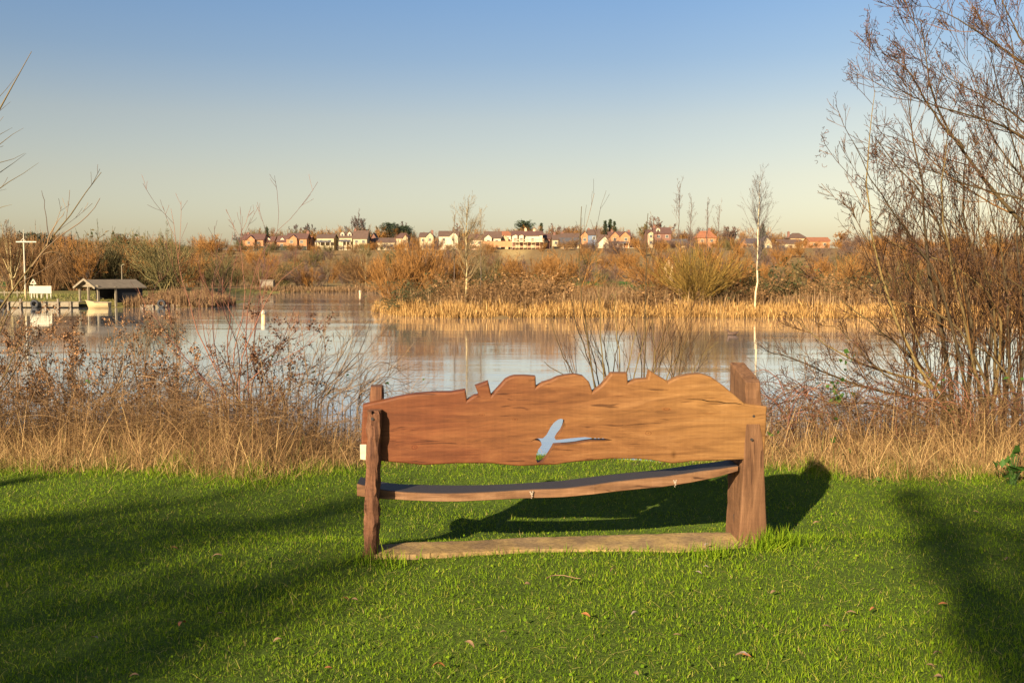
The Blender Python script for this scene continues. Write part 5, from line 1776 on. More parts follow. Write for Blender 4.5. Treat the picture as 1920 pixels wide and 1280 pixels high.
# ------------------------------------------------------------------ shrubs on the near bank
M['twig_red'] = tinted('red_brown_dogwood_twigs', [(0, (0.075, 0.03, 0.022)), (0.6, (0.16, 0.06, 0.035)), (1, (0.27, 0.11, 0.055))], rough=0.6)
M['twig_brown'] = tinted('brown_shrub_twigs', [(0, (0.055, 0.036, 0.025)), (0.5, (0.14, 0.085, 0.045)), (1, (0.3, 0.19, 0.09))], rough=0.7)
M['under'] = tinted('dead_stem_tangle', [(0, (0.05, 0.028, 0.015)), (0.5, (0.14, 0.078, 0.036)), (1, (0.32, 0.2, 0.09))], rough=0.8, spec=0.1)
undergrowth('dry_undergrowth', 'tangle of thin dead brown stems along the left bank', 26000, -6.4, -0.5, np.random.default_rng(71), M['under'])
undergrowth('dry_undergrowth', 'tangle of thin dead stems under the willow on the right bank', 15000, 1.5, 7.0, np.random.default_rng(72), M['under'])
M['twig_grey'] = tinted('grey_brown_twigs', [(0, (0.05, 0.04, 0.034)), (1, (0.15, 0.11, 0.08))], rough=0.7)
M['dead_leaf'] = tinted('curled_dead_leaves', [(0, (0.085, 0.04, 0.016)), (0.5, (0.22, 0.11, 0.045)), (1, (0.38, 0.21, 0.1))], trans=0.2)
M['dead_leaf_dark'] = tinted('dark_dead_leaves', [(0, (0.04, 0.018, 0.01)), (0.6, (0.13, 0.055, 0.025)), (1, (0.22, 0.105, 0.045))], trans=0.15)
M['green_leaf'] = tinted('green_bramble_leaves', [(0, (0.02, 0.05, 0.008)), (1, (0.07, 0.15, 0.02))], trans=0.25, rough=0.5)
M['willow_bark'] = tinted('yellow_brown_willow_bark', [(0, (0.03, 0.02, 0.009)), (0.5, (0.07, 0.046, 0.016)), (1, (0.16, 0.11, 0.034))], rough=0.75)
M['willow_twig'] = tinted('brown_willow_twigs', [(0, (0.028, 0.016, 0.012)), (0.5, (0.07, 0.036, 0.018)), (1, (0.18, 0.092, 0.03))], rough=0.8, spec=0.1)
M['tassel'] = tinted('curled_willow_tassels', [(0, (0.03, 0.022, 0.02)), (0.6, (0.085, 0.045, 0.03)), (1, (0.2, 0.085, 0.05))])


def pxlines(lines, Y, n=12, r=None, wob=0.006, dY=0.0):
    """Traced stems: each a list of pixels, standing at Y (+- dY) metres; together an (m, n, 3) array."""
    out = []
    for i, ln in enumerate(lines):
        y0 = Y[i] if isinstance(Y, (list, tuple)) else Y
        y0 = y0 + (r.uniform(-dY, dY) if r is not None and dY else 0)
        s = r.uniform(-0.25, 0.25) if r is not None else 0
        k = len(ln)
        out.append(resample([at(x, y, y0 + s * j / max(1, k - 1)) for j, (x, y) in enumerate(ln)], n, r, wob))
    return np.array(out)


def root_down(P, r, spread=0.12):
    """Puts the foot of every stem into the ground below it."""
    g = height(P[:, 0, 0], P[:, 0, 1]) - 0.05
    P[:, 0, 2] = np.minimum(P[:, 0, 2], g)
    return P


def clustershrub(px, top, Y, label, seed, w=34, n=16, nleaf=900, leaf='dead_leaf', name='withered_shrub', twig='twig_brown', basepy=800):
    r = np.random.default_rng(seed)
    c0 = at(px, basepy, Y)
    g0 = hz(c0[0], Y)
    ztop = at(px, top, Y)[2]
    H = ztop - g0
    root = thing(name, (c0[0], Y, g0), label, 'shrub')
    P, R = fan(n, (0, 0, -0.03), H * 1.08, (w / F * Y) / H * 1.3, r, 9, 0.006, 0.07, 0.12, 0.04, 0.3, 0.4)
    mb = tubes(MB(), P, R, 4, rng=r)
    P1, R1 = sprout(P, R, 7, 0.7, 0.22, 5, 0.1, 0.35, 1, 0.6, 0.15, 0.0016, r, lmin=0.08)
    tubes(mb, P1, R1, 3, rng=r)
    P2, R2 = sprout(P1, R1, 3, 0.8, 0.5, 4, -0.05, 0.2, 1, 0.7, 0.2, 0.0012, r, lmin=0.05)
    tubes(mb, P2, R2, 3, rng=r)
    mb.build('stems', M[twig], root)
    nleaf = int(nleaf * 3.4)
    q = np.vstack([pick(P1, 9, r, 0.4), pick(P2, 6, r, 0.3)])
    cw = 0.5 + 0.5 * np.sin(q[:, 0] * 14 + seed) * np.sin(q[:, 2] * 11 + seed * 2)
    pr = np.clip(cw * sstep(H * 0.25, H * 0.6, q[:, 2]) + 0.02, 0, 1); pr /= pr.sum()
    q = q[r.choice(len(q), min(nleaf, len(q)), p=pr)] + r.normal(0, 0.012, (min(nleaf, len(q)), 3))
    leaves_mb = leaves(MB(), q, 0.024, r, 0.9)
    leaves_mb.build('dead_leaves', M[leaf], root)
    return root


clustershrub(2, 575, 8.9, 'withered shrub with brown leaves cut off by the left photo edge', 201, 30, 12, 420)
clustershrub(105, 590, 9.2, 'withered shrub with the densest hanging tan leaf clusters at far left', 202, 55, 20, 1000)
clustershrub(145, 592, 9.0, 'narrow withered shrub touching the right side of the densest tan one', 206, 22, 9, 360)
clustershrub(212, 600, 9.5, 'thin withered shrub below the boathouse roof', 203, 34, 10, 200)
clustershrub(262, 592, 9.3, 'withered shrub with leaf tufts below the reedy spit', 204, 30, 12, 420)
clustershrub(322, 612, 9.1, 'withered reddish leaved shrub left of the red twig stems', 205, 32, 12, 460)
clustershrub(497, 585, 8.9, 'shrub with dark brown leaf bunches under the ball buoy', 207, 26, 10, 520, 'dead_leaf_dark')
clustershrub(545, 590, 9.0, 'spindly shrub with small dark leaf bunches right of the ball buoy', 208, 22, 7, 220, 'dead_leaf_dark')


def traced(name, label, cat, lines, Y, r0, levels, seed, bark, twig, n=12, root=True, dY=0.25, parts=('stems', 'twigs'), sides=5, taper=0.18, up=0.08, extra=None, tint=None):
    r = np.random.default_rng(seed)
    P = pxlines(lines, Y, n, r, 0.006, dY)
    if root:
        P = root_down(P, r)
    rr = np.array(r0) if isinstance(r0, (list, tuple)) else np.full(len(lines), r0)
    R = rr[:, None] * np.linspace(1, taper, n)[None]
    base = P[:, 0].mean(0)
    if root:
        base[2] = hz(base[0], base[1])
    ob = thing(name, base, label, cat)
    P = P - base
    tubes(MB(), P, R, 3)
    tubes_mb = tubes(MB(), P, R, sides, rng=r, tint=tint)
    tubes_mb.build(parts[0], M[bark], ob, smooth=True)
    mb = MB()
    tips = []
    for lv in levels:
        P, R = sprout(P, R, rng=r, **lv)
        tubes(mb, P, R, 3, rng=r)
        tips.append(P)
    if levels:
        mb.build(parts[1], M[twig], ob)
    return ob, tips, base, r


# red twigged dogwood, its long wands against the far shore
dog = [[(470, 745), (462, 660), (460, 597), (466, 558), (472, 520), (487, 475), (500, 452), (520, 438), (538, 420), (547, 410)],
       [(455, 745), (430, 690), (444, 640), (457, 597), (462, 542), (452, 490), (446, 455), (454, 430)],
       [(450, 745), (447, 690), (470, 620), (500, 560), (525, 527), (548, 508), (572, 490)],
       [(440, 745), (425, 680), (430, 600), (428, 540), (440, 492), (452, 452), (455, 428)],
       [(425, 745), (405, 680), (398, 600), (400, 505), (412, 478), (432, 462)],
       [(465, 745), (480, 690), (520, 650), (565, 625), (600, 618), (617, 611)],
       [(500, 745), (470, 690), (476, 640), (485, 560), (492, 520), (500, 480), (500, 422)],
       [(435, 745), (380, 650), (350, 560), (330, 470), (322, 388)],
       [(430, 745), (410, 700), (385, 640), (376, 600), (372, 560)],
       [(445, 745), (475, 700), (540, 668), (580, 645), (600, 628)],
       [(480, 745), (500, 690), (530, 640), (545, 600), (556, 570)],
       [(420, 745), (360, 690), (310, 640), (275, 600), (262, 575)],
       [(440, 745), (455, 680), (440, 620), (410, 570), (400, 540), (420, 505), (445, 488)],
       [(410, 745), (340, 660), (290, 600), (280, 560), (292, 530)]]
traced('dogwood_shrub', 'tall red brown dogwood whose bare wands reach up to the orange houses', 'shrub', dog, 9.0, 0.0065, [dict(k=5, ang=0.55, lenf=0.28, n=6, up=0.1, tmin=0.25, rf=0.6, wob=0.06, rmin=0.0018), dict(k=3, ang=0.5, lenf=0.5, n=5, up=0.06, rf=0.7, wob=0.06, rmin=0.0014)], 301, 'twig_red', 'twig_red', taper=0.22)
low = [[(575, 760), (600, 738), (637, 705), (675, 662), (690, 628), (697, 592)], [(590, 760), (625, 722), (665, 682), (705, 640), (712, 618)],
       [(560, 760), (600, 720), (612, 680), (608, 640)], [(600, 760), (640, 735), (680, 700), (700, 672), (735, 680)], [(585, 760), (610, 735), (620, 700), (650, 655), (655, 625)],
       [(560, 770), (560, 720), (580, 690), (615, 665)], [(540, 765), (520, 720), (560, 700), (590, 690)], [(640, 775), (672, 748), (683, 720), (690, 690)], [(660, 770), (690, 745), (720, 706), (745, 670)]]
traced('spreading_shrub', 'low bare shrub leaning over the water just left of the bench', 'shrub', low, 8.8, 0.008, [dict(k=6, ang=0.6, lenf=0.4, n=6, up=0.08, tmin=0.3, rf=0.55, wob=0.06, rmin=0.0018), dict(k=3, ang=0.5, lenf=0.5, n=5, up=0.06, rf=0.7, wob=0.06, rmin=0.0014)], 302, 'twig_grey', 'twig_brown', taper=0.2)
# tangle of arching brambles through the left bank
r = np.random.default_rng(303)
arcs = []
for i in range(120):
    x0 = r.uniform(-20, 690); ln = r.uniform(50, 150) * (1 if r.uniform() < 0.65 else -1); hh = r.uniform(15, 80)
    y0 = r.uniform(735, 815)
    arcs.append([(x0, y0), (x0 + ln * 0.25, y0 - hh * 0.8), (x0 + ln * 0.6, y0 - hh), (x0 + ln, y0 - hh * 0.45)])
ob, tips, base, r = traced('bramble_tangle', 'tangle of arching brown bramble stems along the left bank', 'bramble', arcs, 9.4, 0.0045, [dict(k=6, ang=0.8, lenf=0.35, n=5, up=0.05, tmin=0.1, rf=0.6, wob=0.12, rmin=0.0015), dict(k=3, ang=0.7, lenf=0.5, n=4, up=0.0, rf=0.7, wob=0.12, rmin=0.0012)], 304, 'twig_brown', 'twig_brown', dY=0.8, taper=0.4)
q = pick(tips[0], 1, r)
q = q[r.choice(len(q), 60)]
leaves(MB(), q, 0.03, r)
mbx = leaves(MB(), q, 0.035, r, slim=0.7)
mbx.build('leaves', M['green_leaf'], ob)

# sapling behind the bench
sap = [[(1125, 790), (1110, 690), (1092, 580), (1083, 470), (1089, 387)], [(1140, 790), (1128, 660), (1120, 530), (1118, 452), (1117, 440)], [(1205, 790), (1210, 620), (1213, 480), (1213, 400)],
       [(1118, 790), (1085, 720), (1050, 660), (1032, 597)], [(1130, 790), (1110, 690), (1080, 610), (1072, 560)], [(1130, 790), (1120, 690), (1098, 620), (1092, 600)], [(1150, 790), (1135, 680), (1112, 640), (1105, 606)],
       [(1150, 790), (1150, 690), (1158, 640), (1178, 600)], [(1155, 790), (1165, 690), (1152, 600), (1153, 545)], [(1165, 790), (1175, 690), (1190, 640), (1196, 590)], [(1180, 790), (1190, 690), (1206, 640), (1215, 600)],
       [(1205, 790), (1222, 690), (1240, 630), (1262, 590)], [(1215, 790), (1228, 700), (1226, 630), (1224, 598)], [(1120, 790), (1070, 715), (1042, 690), (1020, 680)], [(1195, 790), (1205, 700), (1200, 640), (1180, 600)],
       [(1140, 790), (1142, 700), (1130, 640), (1140, 606)], [(1230, 790), (1250, 700), (1275, 660), (1300, 640)], [(1118, 442), (1112, 428), (1107, 412)], [(1118, 442), (1119, 425), (1118, 416)], [(1118, 448), (1126, 430), (1134, 420)]]
P = pxlines(sap, 10.4, 12, np.random.default_rng(305), 0.005, 0.0)
ob, tips, base, r = traced('willow_sapling', 'clump of thin bare willow stems rising behind the middle of the bench', 'sapling', sap[:17], 10.4, 0.0095, [dict(k=4, ang=0.4, lenf=0.25, n=5, up=0.15, tmin=0.3, tmax=0.9, rf=0.55, wob=0.05, rmin=0.002), dict(k=3, ang=0.5, lenf=0.5, n=4, up=0.1, rf=0.7, wob=0.06, rmin=0.0015)], 306, 'willow_bark', 'willow_twig', dY=0.2, taper=0.32)
P = pxlines(sap[17:], 10.4, 8, np.random.default_rng(307), 0.002, 0) - base
tubes(MB(), P, np.linspace(0.004, 0.002, 8)[None] * np.ones((3, 1)), 4).build('forked_tip', M['twig_brown'], ob)
more = [[(1262, 790), (1275, 690), (1282, 640), (1300, 610)], [(1245, 790), (1262, 690), (1256, 640), (1250, 600)], [(1230, 790), (1236, 690), (1246, 630), (1242, 598)], [(1280, 790), (1295, 700), (1320, 660), (1345, 640)], [(1250, 790), (1262, 700), (1278, 640), (1285, 596)]]
ob, tips, base, r = traced('willow_sapling', 'smaller clump of twiggy stems right of the sapling behind the bench', 'sapling', more, 10.2, 0.008, [dict(k=8, ang=0.4, lenf=0.25, n=5, up=0.12, tmin=0.2, rf=0.6, wob=0.07, rmin=0.0018), dict(k=4, ang=0.5, lenf=0.5, n=4, up=0.08, rf=0.7, wob=0.08, rmin=0.0014)], 309, 'willow_bark', 'willow_twig', dY=0.2, taper=0.3)

# left edge: sapling with long wands, and a taller tree mostly out of the photograph
lsap = [[(-70, 800), (-40, 640), (0, 566), (25, 542), (47, 517), (75, 480), (97, 452), (117, 420), (144, 380), (163, 355), (190, 320)],
        [(60, 500), (82, 470), (100, 450), (130, 432), (160, 412), (178, 388), (188, 373)], [(93, 455), (90, 430), (85, 405), (84, 380), (78, 357)], [(88, 462), (94, 438), (104, 420), (122, 398)],
        [(-60, 800), (-10, 640), (10, 590), (40, 560), (55, 520), (62, 470)], [(-60, 800), (30, 700), (60, 640), (110, 600), (140, 580)], [(182, 800), (176, 600), (177, 470), (179, 384)], [(80, 478), (100, 470), (125, 480)], [(70, 488), (82, 470), (86, 452)],
        [(-50, 800), (0, 720), (30, 660), (50, 600), (52, 555)], [(-60, 800), (-20, 700), (5, 600), (20, 540), (22, 500)]]
lsap_l = [lsap[i] for i in (0, 4, 5, 9, 10)]
ob, tips, base, r = traced('bare_sapling', 'bare sapling leaning in from the left edge past the white mast', 'sapling', lsap_l, [8.0] * 5, [0.015, 0.009, 0.008, 0.008, 0.008], [dict(k=6, ang=0.5, lenf=0.18, n=6, up=0.08, tmin=0.3, rf=0.5, wob=0.05, rmin=0.002), dict(k=2, ang=0.5, lenf=0.5, n=5, up=0.06, rf=0.7, wob=0.06, rmin=0.0016)], 310, 'willow_bark', 'twig_brown', dY=0.0, taper=0.16)
P = pxlines([lsap[i] for i in (1, 2, 3, 7, 8)], 7.95, 10, np.random.default_rng(311), 0.003, 0) - base
tubes(MB(), P, np.linspace(0.0055, 0.002, 10)[None] * np.ones((5, 1)), 4).build('side_branches', M['twig_brown'], ob)
ltree = [[(-230, 900), (-190, 600), (-150, 420), (-90, 330), (-40, 270), (0, 227), (15, 170), (35, 140), (60, 100)], [(-170, 480), (-100, 300), (-40, 215), (0, 187), (22, 160), (34, 142)],
         [(-180, 520), (-110, 420), (-50, 390), (0, 352), (40, 327), (69, 306)], [(-170, 470), (-100, 390), (-40, 348), (0, 324), (26, 308), (48, 291)], [(-160, 440), (-90, 340), (-40, 300), (0, 267), (24, 252), (45, 240)],
         [(-160, 430), (-80, 330), (-30, 312), (0, 304), (28, 298), (45, 288)], [(-180, 520), (-100, 440), (-40, 405), (0, 390), (24, 382)], [(-150, 400), (-70, 290), (-20, 265), (0, 252), (12, 244), (23, 238)], [(-160, 420), (-70, 250), (-20, 222), (0, 210), (20, 190)],
         [(-190, 560), (-100, 410), (-40, 365), (0, 356), (14, 354)]]
ob, tips, base, r = traced('ash_tree', 'bare tree whose upward twigs poke in at the upper left edge', 'tree', ltree, [8.6] * 10, [0.034] + [0.013] * 9, [dict(k=4, ang=0.4, lenf=0.12, n=5, up=0.1, tmin=0.35, tmax=0.8, rf=0.4, wob=0.04, rmin=0.002)], 312, 'willow_bark', 'twig_grey', root=False, dY=0.0, parts=('trunk', 'twigs'), taper=0.07)
P = resample([at(-230, 900, 8.6) - base, np.array([at(-235, 900, 8.6)[0], 8.6, hz(at(-235, 900, 8.6)[0], 8.6) - 0.1]) - base], 4)[None]
tubes(MB(), P, np.full((1, 4), 0.036), 7, tint=0.4).build('trunk_foot', M['willow_bark'], ob)

# ------------------------------------------------------------------ the willows on the right
big = [[(2060, 760), (2020, 600), (1960, 470), (1920, 418), (1885, 395), (1855, 351), (1839, 331), (1808, 278), (1770, 244), (1752, 216), (1746, 172), (1733, 90), (1727, 40)],
       [(1808, 278), (1770, 240), (1752, 219), (1730, 180), (1717, 150), (1692, 122), (1674, 106), (1639, 97)],
       [(2030, 420), (1970, 300), (1920, 250), (1880, 236), (1839, 219), (1800, 212), (1761, 206), (1705, 184), (1667, 153), (1655, 142), (1648, 128)],
       [(2030, 400), (1980, 280), (1920, 225), (1855, 184), (1796, 156), (1760, 138), (1735, 118), (1715, 90)],
       [(2040, 300), (1980, 160), (1920, 116), (1877, 91), (1839, 62), (1796, 37), (1767, 19), (1740, 5), (1710, 10)],
       [(2040, 260), (1960, 130), (1920, 84), (1883, 22), (1872, -20), (1850, -70)],
       [(2040, 520), (1980, 400), (1920, 369), (1855, 363), (1783, 337), (1733, 314), (1700, 312), (1660, 318)],
       [(2040, 560), (1960, 440), (1920, 330), (1880, 290), (1850, 240), (1840, 180), (1820, 120), (1790, 60)],
       [(2040, 480), (1960, 330), (1930, 200), (1905, 120), (1890, 60), (1880, -30)],
       [(2050, 600), (1990, 460), (1930, 340), (1900, 280), (1890, 220), (1870, 160), (1858, 100), (1850, 40)],
       [(2040, 220), (1980, 60), (1940, 0), (1900, -50)]]
bigr = [0.036] + [0.014, 0.019, 0.017, 0.02, 0.019, 0.016, 0.017, 0.019, 0.017, 0.019]
ob, tips, base, r = traced('willow_tree', 'large bare willow reaching in from the right edge with thick arching limbs', 'willow', big, [9.4, 9.35, 9.6, 9.8, 9.3, 9.7, 9.2, 9.9, 10.0, 9.5, 10.0], bigr,
                           [dict(k=11, ang=0.6, lenf=0.36, n=7, up=0.1, tmin=0.25, rf=0.5, wob=0.06, rmin=0.003), dict(k=6, ang=0.55, lenf=0.5, n=6, up=0.08, rf=0.6, wob=0.05, rmin=0.0022), dict(k=3, ang=0.5, lenf=0.55, n=5, up=0.05, rf=0.65, wob=0.05, rmin=0.0018)], 401, 'willow_bark', 'willow_twig', n=16, root=False, dY=0.0, parts=('trunk', 'crown'), sides=7, taper=0.06, tint=0.45)
P = resample([at(2060, 760, 9.4), (at(2075, 760, 9.4)[0], 9.4, hz(at(2075, 760, 9.4)[0], 9.4) - 0.2)], 4)[None] - base
bole = resample([at(2075, 760, 9.4) + (0, 0, hz(at(2075, 760, 9.4)[0], 9.4) - at(2075, 760, 9.4)[2] - 0.2), at(2066, 700, 9.45), at(2075, 560, 9.55), at(2062, 400, 9.6), at(2070, 250, 9.6), at(2060, 120, 9.6), at(2066, -40, 9.6)], 24)
mb = tubes(MB(), (bole - base)[None], np.linspace(0.12, 0.03, 24)[None], 9, tint=0.4)
lims = pxlines(big, [9.4, 9.35, 9.6, 9.8, 9.3, 9.7, 9.2, 9.9, 10.0, 9.5, 10.0], 16)
join = []
for i, l in enumerate(lims):                        # every limb springs from the bole
    if i == 1: continue
    st = l[0] if i != 0 else l[1]
    j = int(np.argmin(np.abs(bole[:, 2] - (st[2] - 0.35))))
    join.append(resample([bole[j], (bole[j] * 0.45 + l[0] * 0.55) + (0, 0, -0.04), l[0], l[1]], 8) - base)
tubes(mb, np.array(join), np.linspace(0.042, 0.026, 8)[None] * np.ones((len(join), 1)), 7, tint=0.4)
mb.build('bole', M['willow_bark'], ob, smooth=True)
big_base, big_tips, big_ob, big_r = base, tips, ob, r


def tassels(ob, tips, frac, rr, level=1, size=0.075):
    """Curled dry catkin strings hanging round the twig ends."""
    E = tips[level][:, -1]
    E = E[rr.uniform(0, 1, len(E)) < frac]
    per = 9
    st = np.repeat(E, per, 0) + rr.normal(0, 0.022, (len(E) * per, 3)) * np.array([1, 1, 2.4]) - np.array([0, 0, 0.03])
    m_, n = len(st), 6
    Q = np.zeros((m_, n, 3)); Q[:, 0] = st
    d = nrm(rr.normal(0, 1, (m_, 3)) + np.array([0, 0, -0.5]))
    ax = nrm(rr.normal(0, 1, (m_, 3)))
    for i in range(1, n):
        d = nrm(d + np.cross(ax, d) * 0.75)
        Q[:, i] = Q[:, i - 1] + d * size / (n - 1) * rr.uniform(0.7, 1.3, (m_, 1))
    mb = MB()
    tubes(mb, Q, np.full((m_, n), 0.0023), 3, rng=rr)
    mb.build('dry_catkins', M['tassel'], ob)


tassels(big_ob, big_tips, 0.34, np.random.default_rng(402))

wil = [[(1790, 800), (1766, 755), (1732, 703), (1715, 679), (1701, 641), (1681, 607), (1667, 559), (1647, 499), (1637, 452), (1629, 402), (1623, 351), (1624, 310), (1630, 237), (1642, 169)],
       [(1790, 800), (1784, 720), (1773, 672), (1763, 611), (1749, 542), (1738, 500), (1730, 440), (1738, 390), (1735, 361), (1722, 330), (1722, 290), (1705, 250), (1702, 180)],
       [(1815, 800), (1811, 714), (1832, 645), (1818, 562), (1801, 514), (1780, 470), (1751, 397), (1735, 361), (1700, 330), (1668, 300), (1640, 255)],
       [(1845, 800), (1849, 683), (1866, 617), (1859, 562), (1835, 514), (1812, 432), (1800, 380), (1810, 300), (1815, 250)],
       [(1790, 800), (1766, 751), (1715, 745), (1646, 734), (1588, 717), (1533, 693), (1491, 672), (1440, 659)],
       [(1790, 790), (1749, 720), (1663, 697), (1595, 676), (1553, 652), (1526, 628), (1491, 597)],
       [(1810, 800), (1780, 740), (1700, 660), (1640, 610), (1590, 575), (1560, 545), (1520, 520)],
       [(1800, 800), (1740, 690), (1690, 560), (1650, 480), (1610, 430), (1590, 380)],
       [(1830, 800), (1790, 640), (1760, 520), (1710, 440), (1660, 390), (1640, 340), (1610, 300), (1598, 260)],
       [(1850, 800), (1820, 650), (1790, 520), (1770, 430), (1760, 360), (1775, 280), (1780, 220)],
       [(1880, 800), (1895, 660), (1890, 560), (1880, 480), (1860, 420), (1850, 360)],
       [(1900, 800), (1920, 680), (1925, 580), (1910, 500), (1905, 430), (1915, 360)],
       [(1860, 800), (1883, 583), (1845, 542), (1800, 500), (1745, 480), (1690, 470), (1650, 440)],
       [(1870, 800), (1840, 690), (1805, 620), (1770, 590), (1720, 570), (1650, 560), (1600, 530)],
       [(1780, 800), (1740, 745), (1690, 720), (1640, 690), (1600, 640), (1560, 610)],
       [(1760, 800), (1700, 770), (1640, 752), (1570, 760), (1520, 742), (1480, 720)],
       [(1890, 800), (1860, 700), (1870, 600), (1840, 480), (1830, 400), (1838, 330)],
       [(1930, 800), (1950, 690), (1940, 560), (1890, 520), (1850, 500)],
       [(1910, 800), (1900, 720), (1860, 660), (1800, 640), (1740, 640)]]
wilr = [0.018, 0.024, 0.024, 0.026, 0.02, 0.018, 0.016, 0.014, 0.018, 0.018, 0.02, 0.02, 0.018, 0.016, 0.014, 0.014, 0.018, 0.02, 0.016]
ob, tips, base, r = traced('willow_shrub', 'dense many stemmed yellow barked willow shrub on the bank right of the bench', 'willow', wil, 9.0, wilr,
                           [dict(k=14, ang=0.6, lenf=0.24, n=7, up=0.08, tmin=0.2, rf=0.5, wob=0.07, rmin=0.0026), dict(k=6, ang=0.6, lenf=0.5, n=6, up=0.06, rf=0.6, wob=0.06, rmin=0.002), dict(k=3, ang=0.55, lenf=0.5, n=5, up=0.05, rf=0.65, wob=0.07, rmin=0.0016)], 403, 'willow_bark', 'willow_twig', n=16, dY=0.35, sides=7, taper=0.14)
tassels(ob, tips, 0.08, np.random.default_rng(404))
# straight red young shoots further back
rr = np.random.default_rng(405)
sh = []
for i in range(80):
    x0 = rr.uniform(1690, 1990); y1 = rr.uniform(270, 620)
    sh.append([(x0, 800), (x0 + rr.uniform(-20, 20), 620), (x0 + rr.uniform(-35, 30), y1 + 90), (x0 + rr.uniform(-45, 35), y1)])
traced('willow_thicket', 'thicket of straight orange young shoots behind the willow shrub', 'willow', sh, 10.6, 0.007, [dict(k=8, ang=0.35, lenf=0.25, n=5, up=0.15, tmin=0.25, rf=0.5, wob=0.06, rmin=0.0026), dict(k=3, ang=0.4, lenf=0.5, n=4, up=0.1, rf=0.6, wob=0.06, rmin=0.002)], 406, 'willow_twig', 'willow_twig', dY=0.6, taper=0.25)
# brambles with a few green leaves
rr = np.random.default_rng(407)
arcs = []
for i in range(110):
    x0 = rr.uniform(1450, 1970); ln = rr.uniform(60, 190) * (1 if rr.uniform() < 0.4 else -1); hh = rr.uniform(20, 95); y0 = rr.uniform(765, 850)
    arcs.append([(x0, y0), (x0 + ln * 0.25, y0 - hh * 0.8), (x0 + ln * 0.6, y0 - hh), (x0 + ln, y0 - hh * 0.3)])
arcs.append([(1510, 765), (1535, 800), (1560, 835), (1590, 862), (1625, 885)])
ob, tips, base, r = traced('bramble_tangle', 'tangle of bramble stems with a few green leaves right of the bench', 'bramble', arcs, 8.6, 0.0045, [dict(k=6, ang=0.8, lenf=0.35, n=5, up=0.02, tmin=0.1, rf=0.6, wob=0.13, rmin=0.0016), dict(k=3, ang=0.7, lenf=0.5, n=4, up=0.0, rf=0.7, wob=0.12, rmin=0.0013)], 408, 'twig_red', 'willow_twig', dY=0.5, taper=0.4)
gl = []
for cx, cy, n, Y in ((1570, 745, 16, 8.2), (1590, 735, 8, 8.2), (1562, 730, 7, 8.2), (1547, 785, 6, 8.1), (1588, 672, 9, 8.4), (1755, 712, 6, 8.4), (1782, 765, 6, 8.3), (1900, 705, 4, 8.0), (1565, 820, 5, 7.8), (1450, 820, 4, 7.8), (1585, 850, 4, 7.6), (1650, 895, 8, 7.2)):
    gl.append(np.array([at(cx + rr.normal(0, 9), cy + rr.normal(0, 8), Y + rr.normal(0, 0.05)) for _ in range(n)]))
gl = np.vstack(gl) - base
mbx = leaves(MB(), gl, 0.045, rr, slim=0.8)
mbx.build('leaves', M['green_leaf'], ob)
# broad green leaves at the right edge
a = at(1898, 905, 6.95)
a[2] = hz(a[0], 6.95)
dk_ = thing('green_weed', a, 'small clump of broad glossy green leaves at the right photo edge', 'weed')
q = np.array([at(1898 + rr.normal(0, 13), 868 + rr.normal(0, 12), 6.95 + rr.normal(0, 0.04)) for _ in range(18)]) - a
leaves(MB(), q, 0.07, rr)
mbx = leaves(MB(), q, 0.085, rr, slim=0.6)
mbx.build('leaves', M['green_leaf'], dk_)
P = np.array([resample([(rr.normal(0, 0.02), rr.normal(0, 0.02), -0.03), q_ * (0.5, 0.5, 0.65), q_], 6) for q_ in q])
tubes(MB(), P, np.full((len(q), 6), 0.003), 4).build('stems', M['green_leaf'], dk_)

# ------------------------------------------------------------------ trees standing behind us: only their shadows fall into the view
rs = np.random.default_rng(501)


def up_sun(p, h):
    """The point h metres above the lawn whose shadow falls on p."""
    return np.array([p[0], p[1], 0.0]) - SDIR * (h / -SDIR[2]) * 1.0


def shade_tree(name, label, base, blobs, seed):
    """blobs: (pixel x, pixel y, height of the branch, leafiness) -- where ivy clad branches throw their shade."""
    r = np.random.default_rng(seed)
    root = thing(name, (base[0], base[1], 0), label, 'tree')
    b0 = np.array([base[0], base[1], 0.0])
    top = np.array([0.2, 0.1, 7.5])
    T = resample([(0, 0, -0.1), (0.05, 0, 2.0), (0.1, 0.1, 4.5), top], 10)[None]
    tubes(MB(), T, np.linspace(0.2, 0.09, 10)[None], 8, tint=0.4, rng=r).build('trunk', M['willow_bark'], root, smooth=True)
    Ps, Q = [], []
    for px, py, h, k, sz in blobs:
        c = up_sun(gnd(px, py), h) - b0
        s = T[0, int(np.clip(h / 7.5 * 7, 2, 8))]
        mid = (s + c) / 2 + np.array([0, 0, 0.25])
        Ps.append(resample([s, mid, c], 8, r, 0.03))
        Q.append(c + r.normal(0, 1, (k, 3)) * sz)
    P = np.array(Ps)
    R = np.linspace(0.045, 0.012, 8)[None] * np.ones((len(P), 1))
    tubes(MB(), P, R, 5, tint=0.4, rng=r).build('limbs', M['willow_bark'], root)
    mb = MB()
    P1, R1 = sprout(P, R, 8, 0.7, 0.3, 5, 0.1, 0.4, 1, 0.5, 0.1, 0.003, r)
    tubes(mb, P1, R1, 3, rng=r)
    P2, R2 = sprout(P1, R1, 5, 0.7, 0.5, 5, 0.05, 0.2, 1, 0.6, 0.1, 0.002, r)
    tubes(mb, P2, R2, 3, rng=r)
    mb.build('twigs', M['willow_twig'], root)
    leaves(MB(), np.vstack(Q), 0.07, r)
    mbx = leaves(MB(), np.vstack(Q), 0.07, r, slim=0.75)
    mbx.build('ivy', M['green_leaf'], root)
    return root


B1 = []
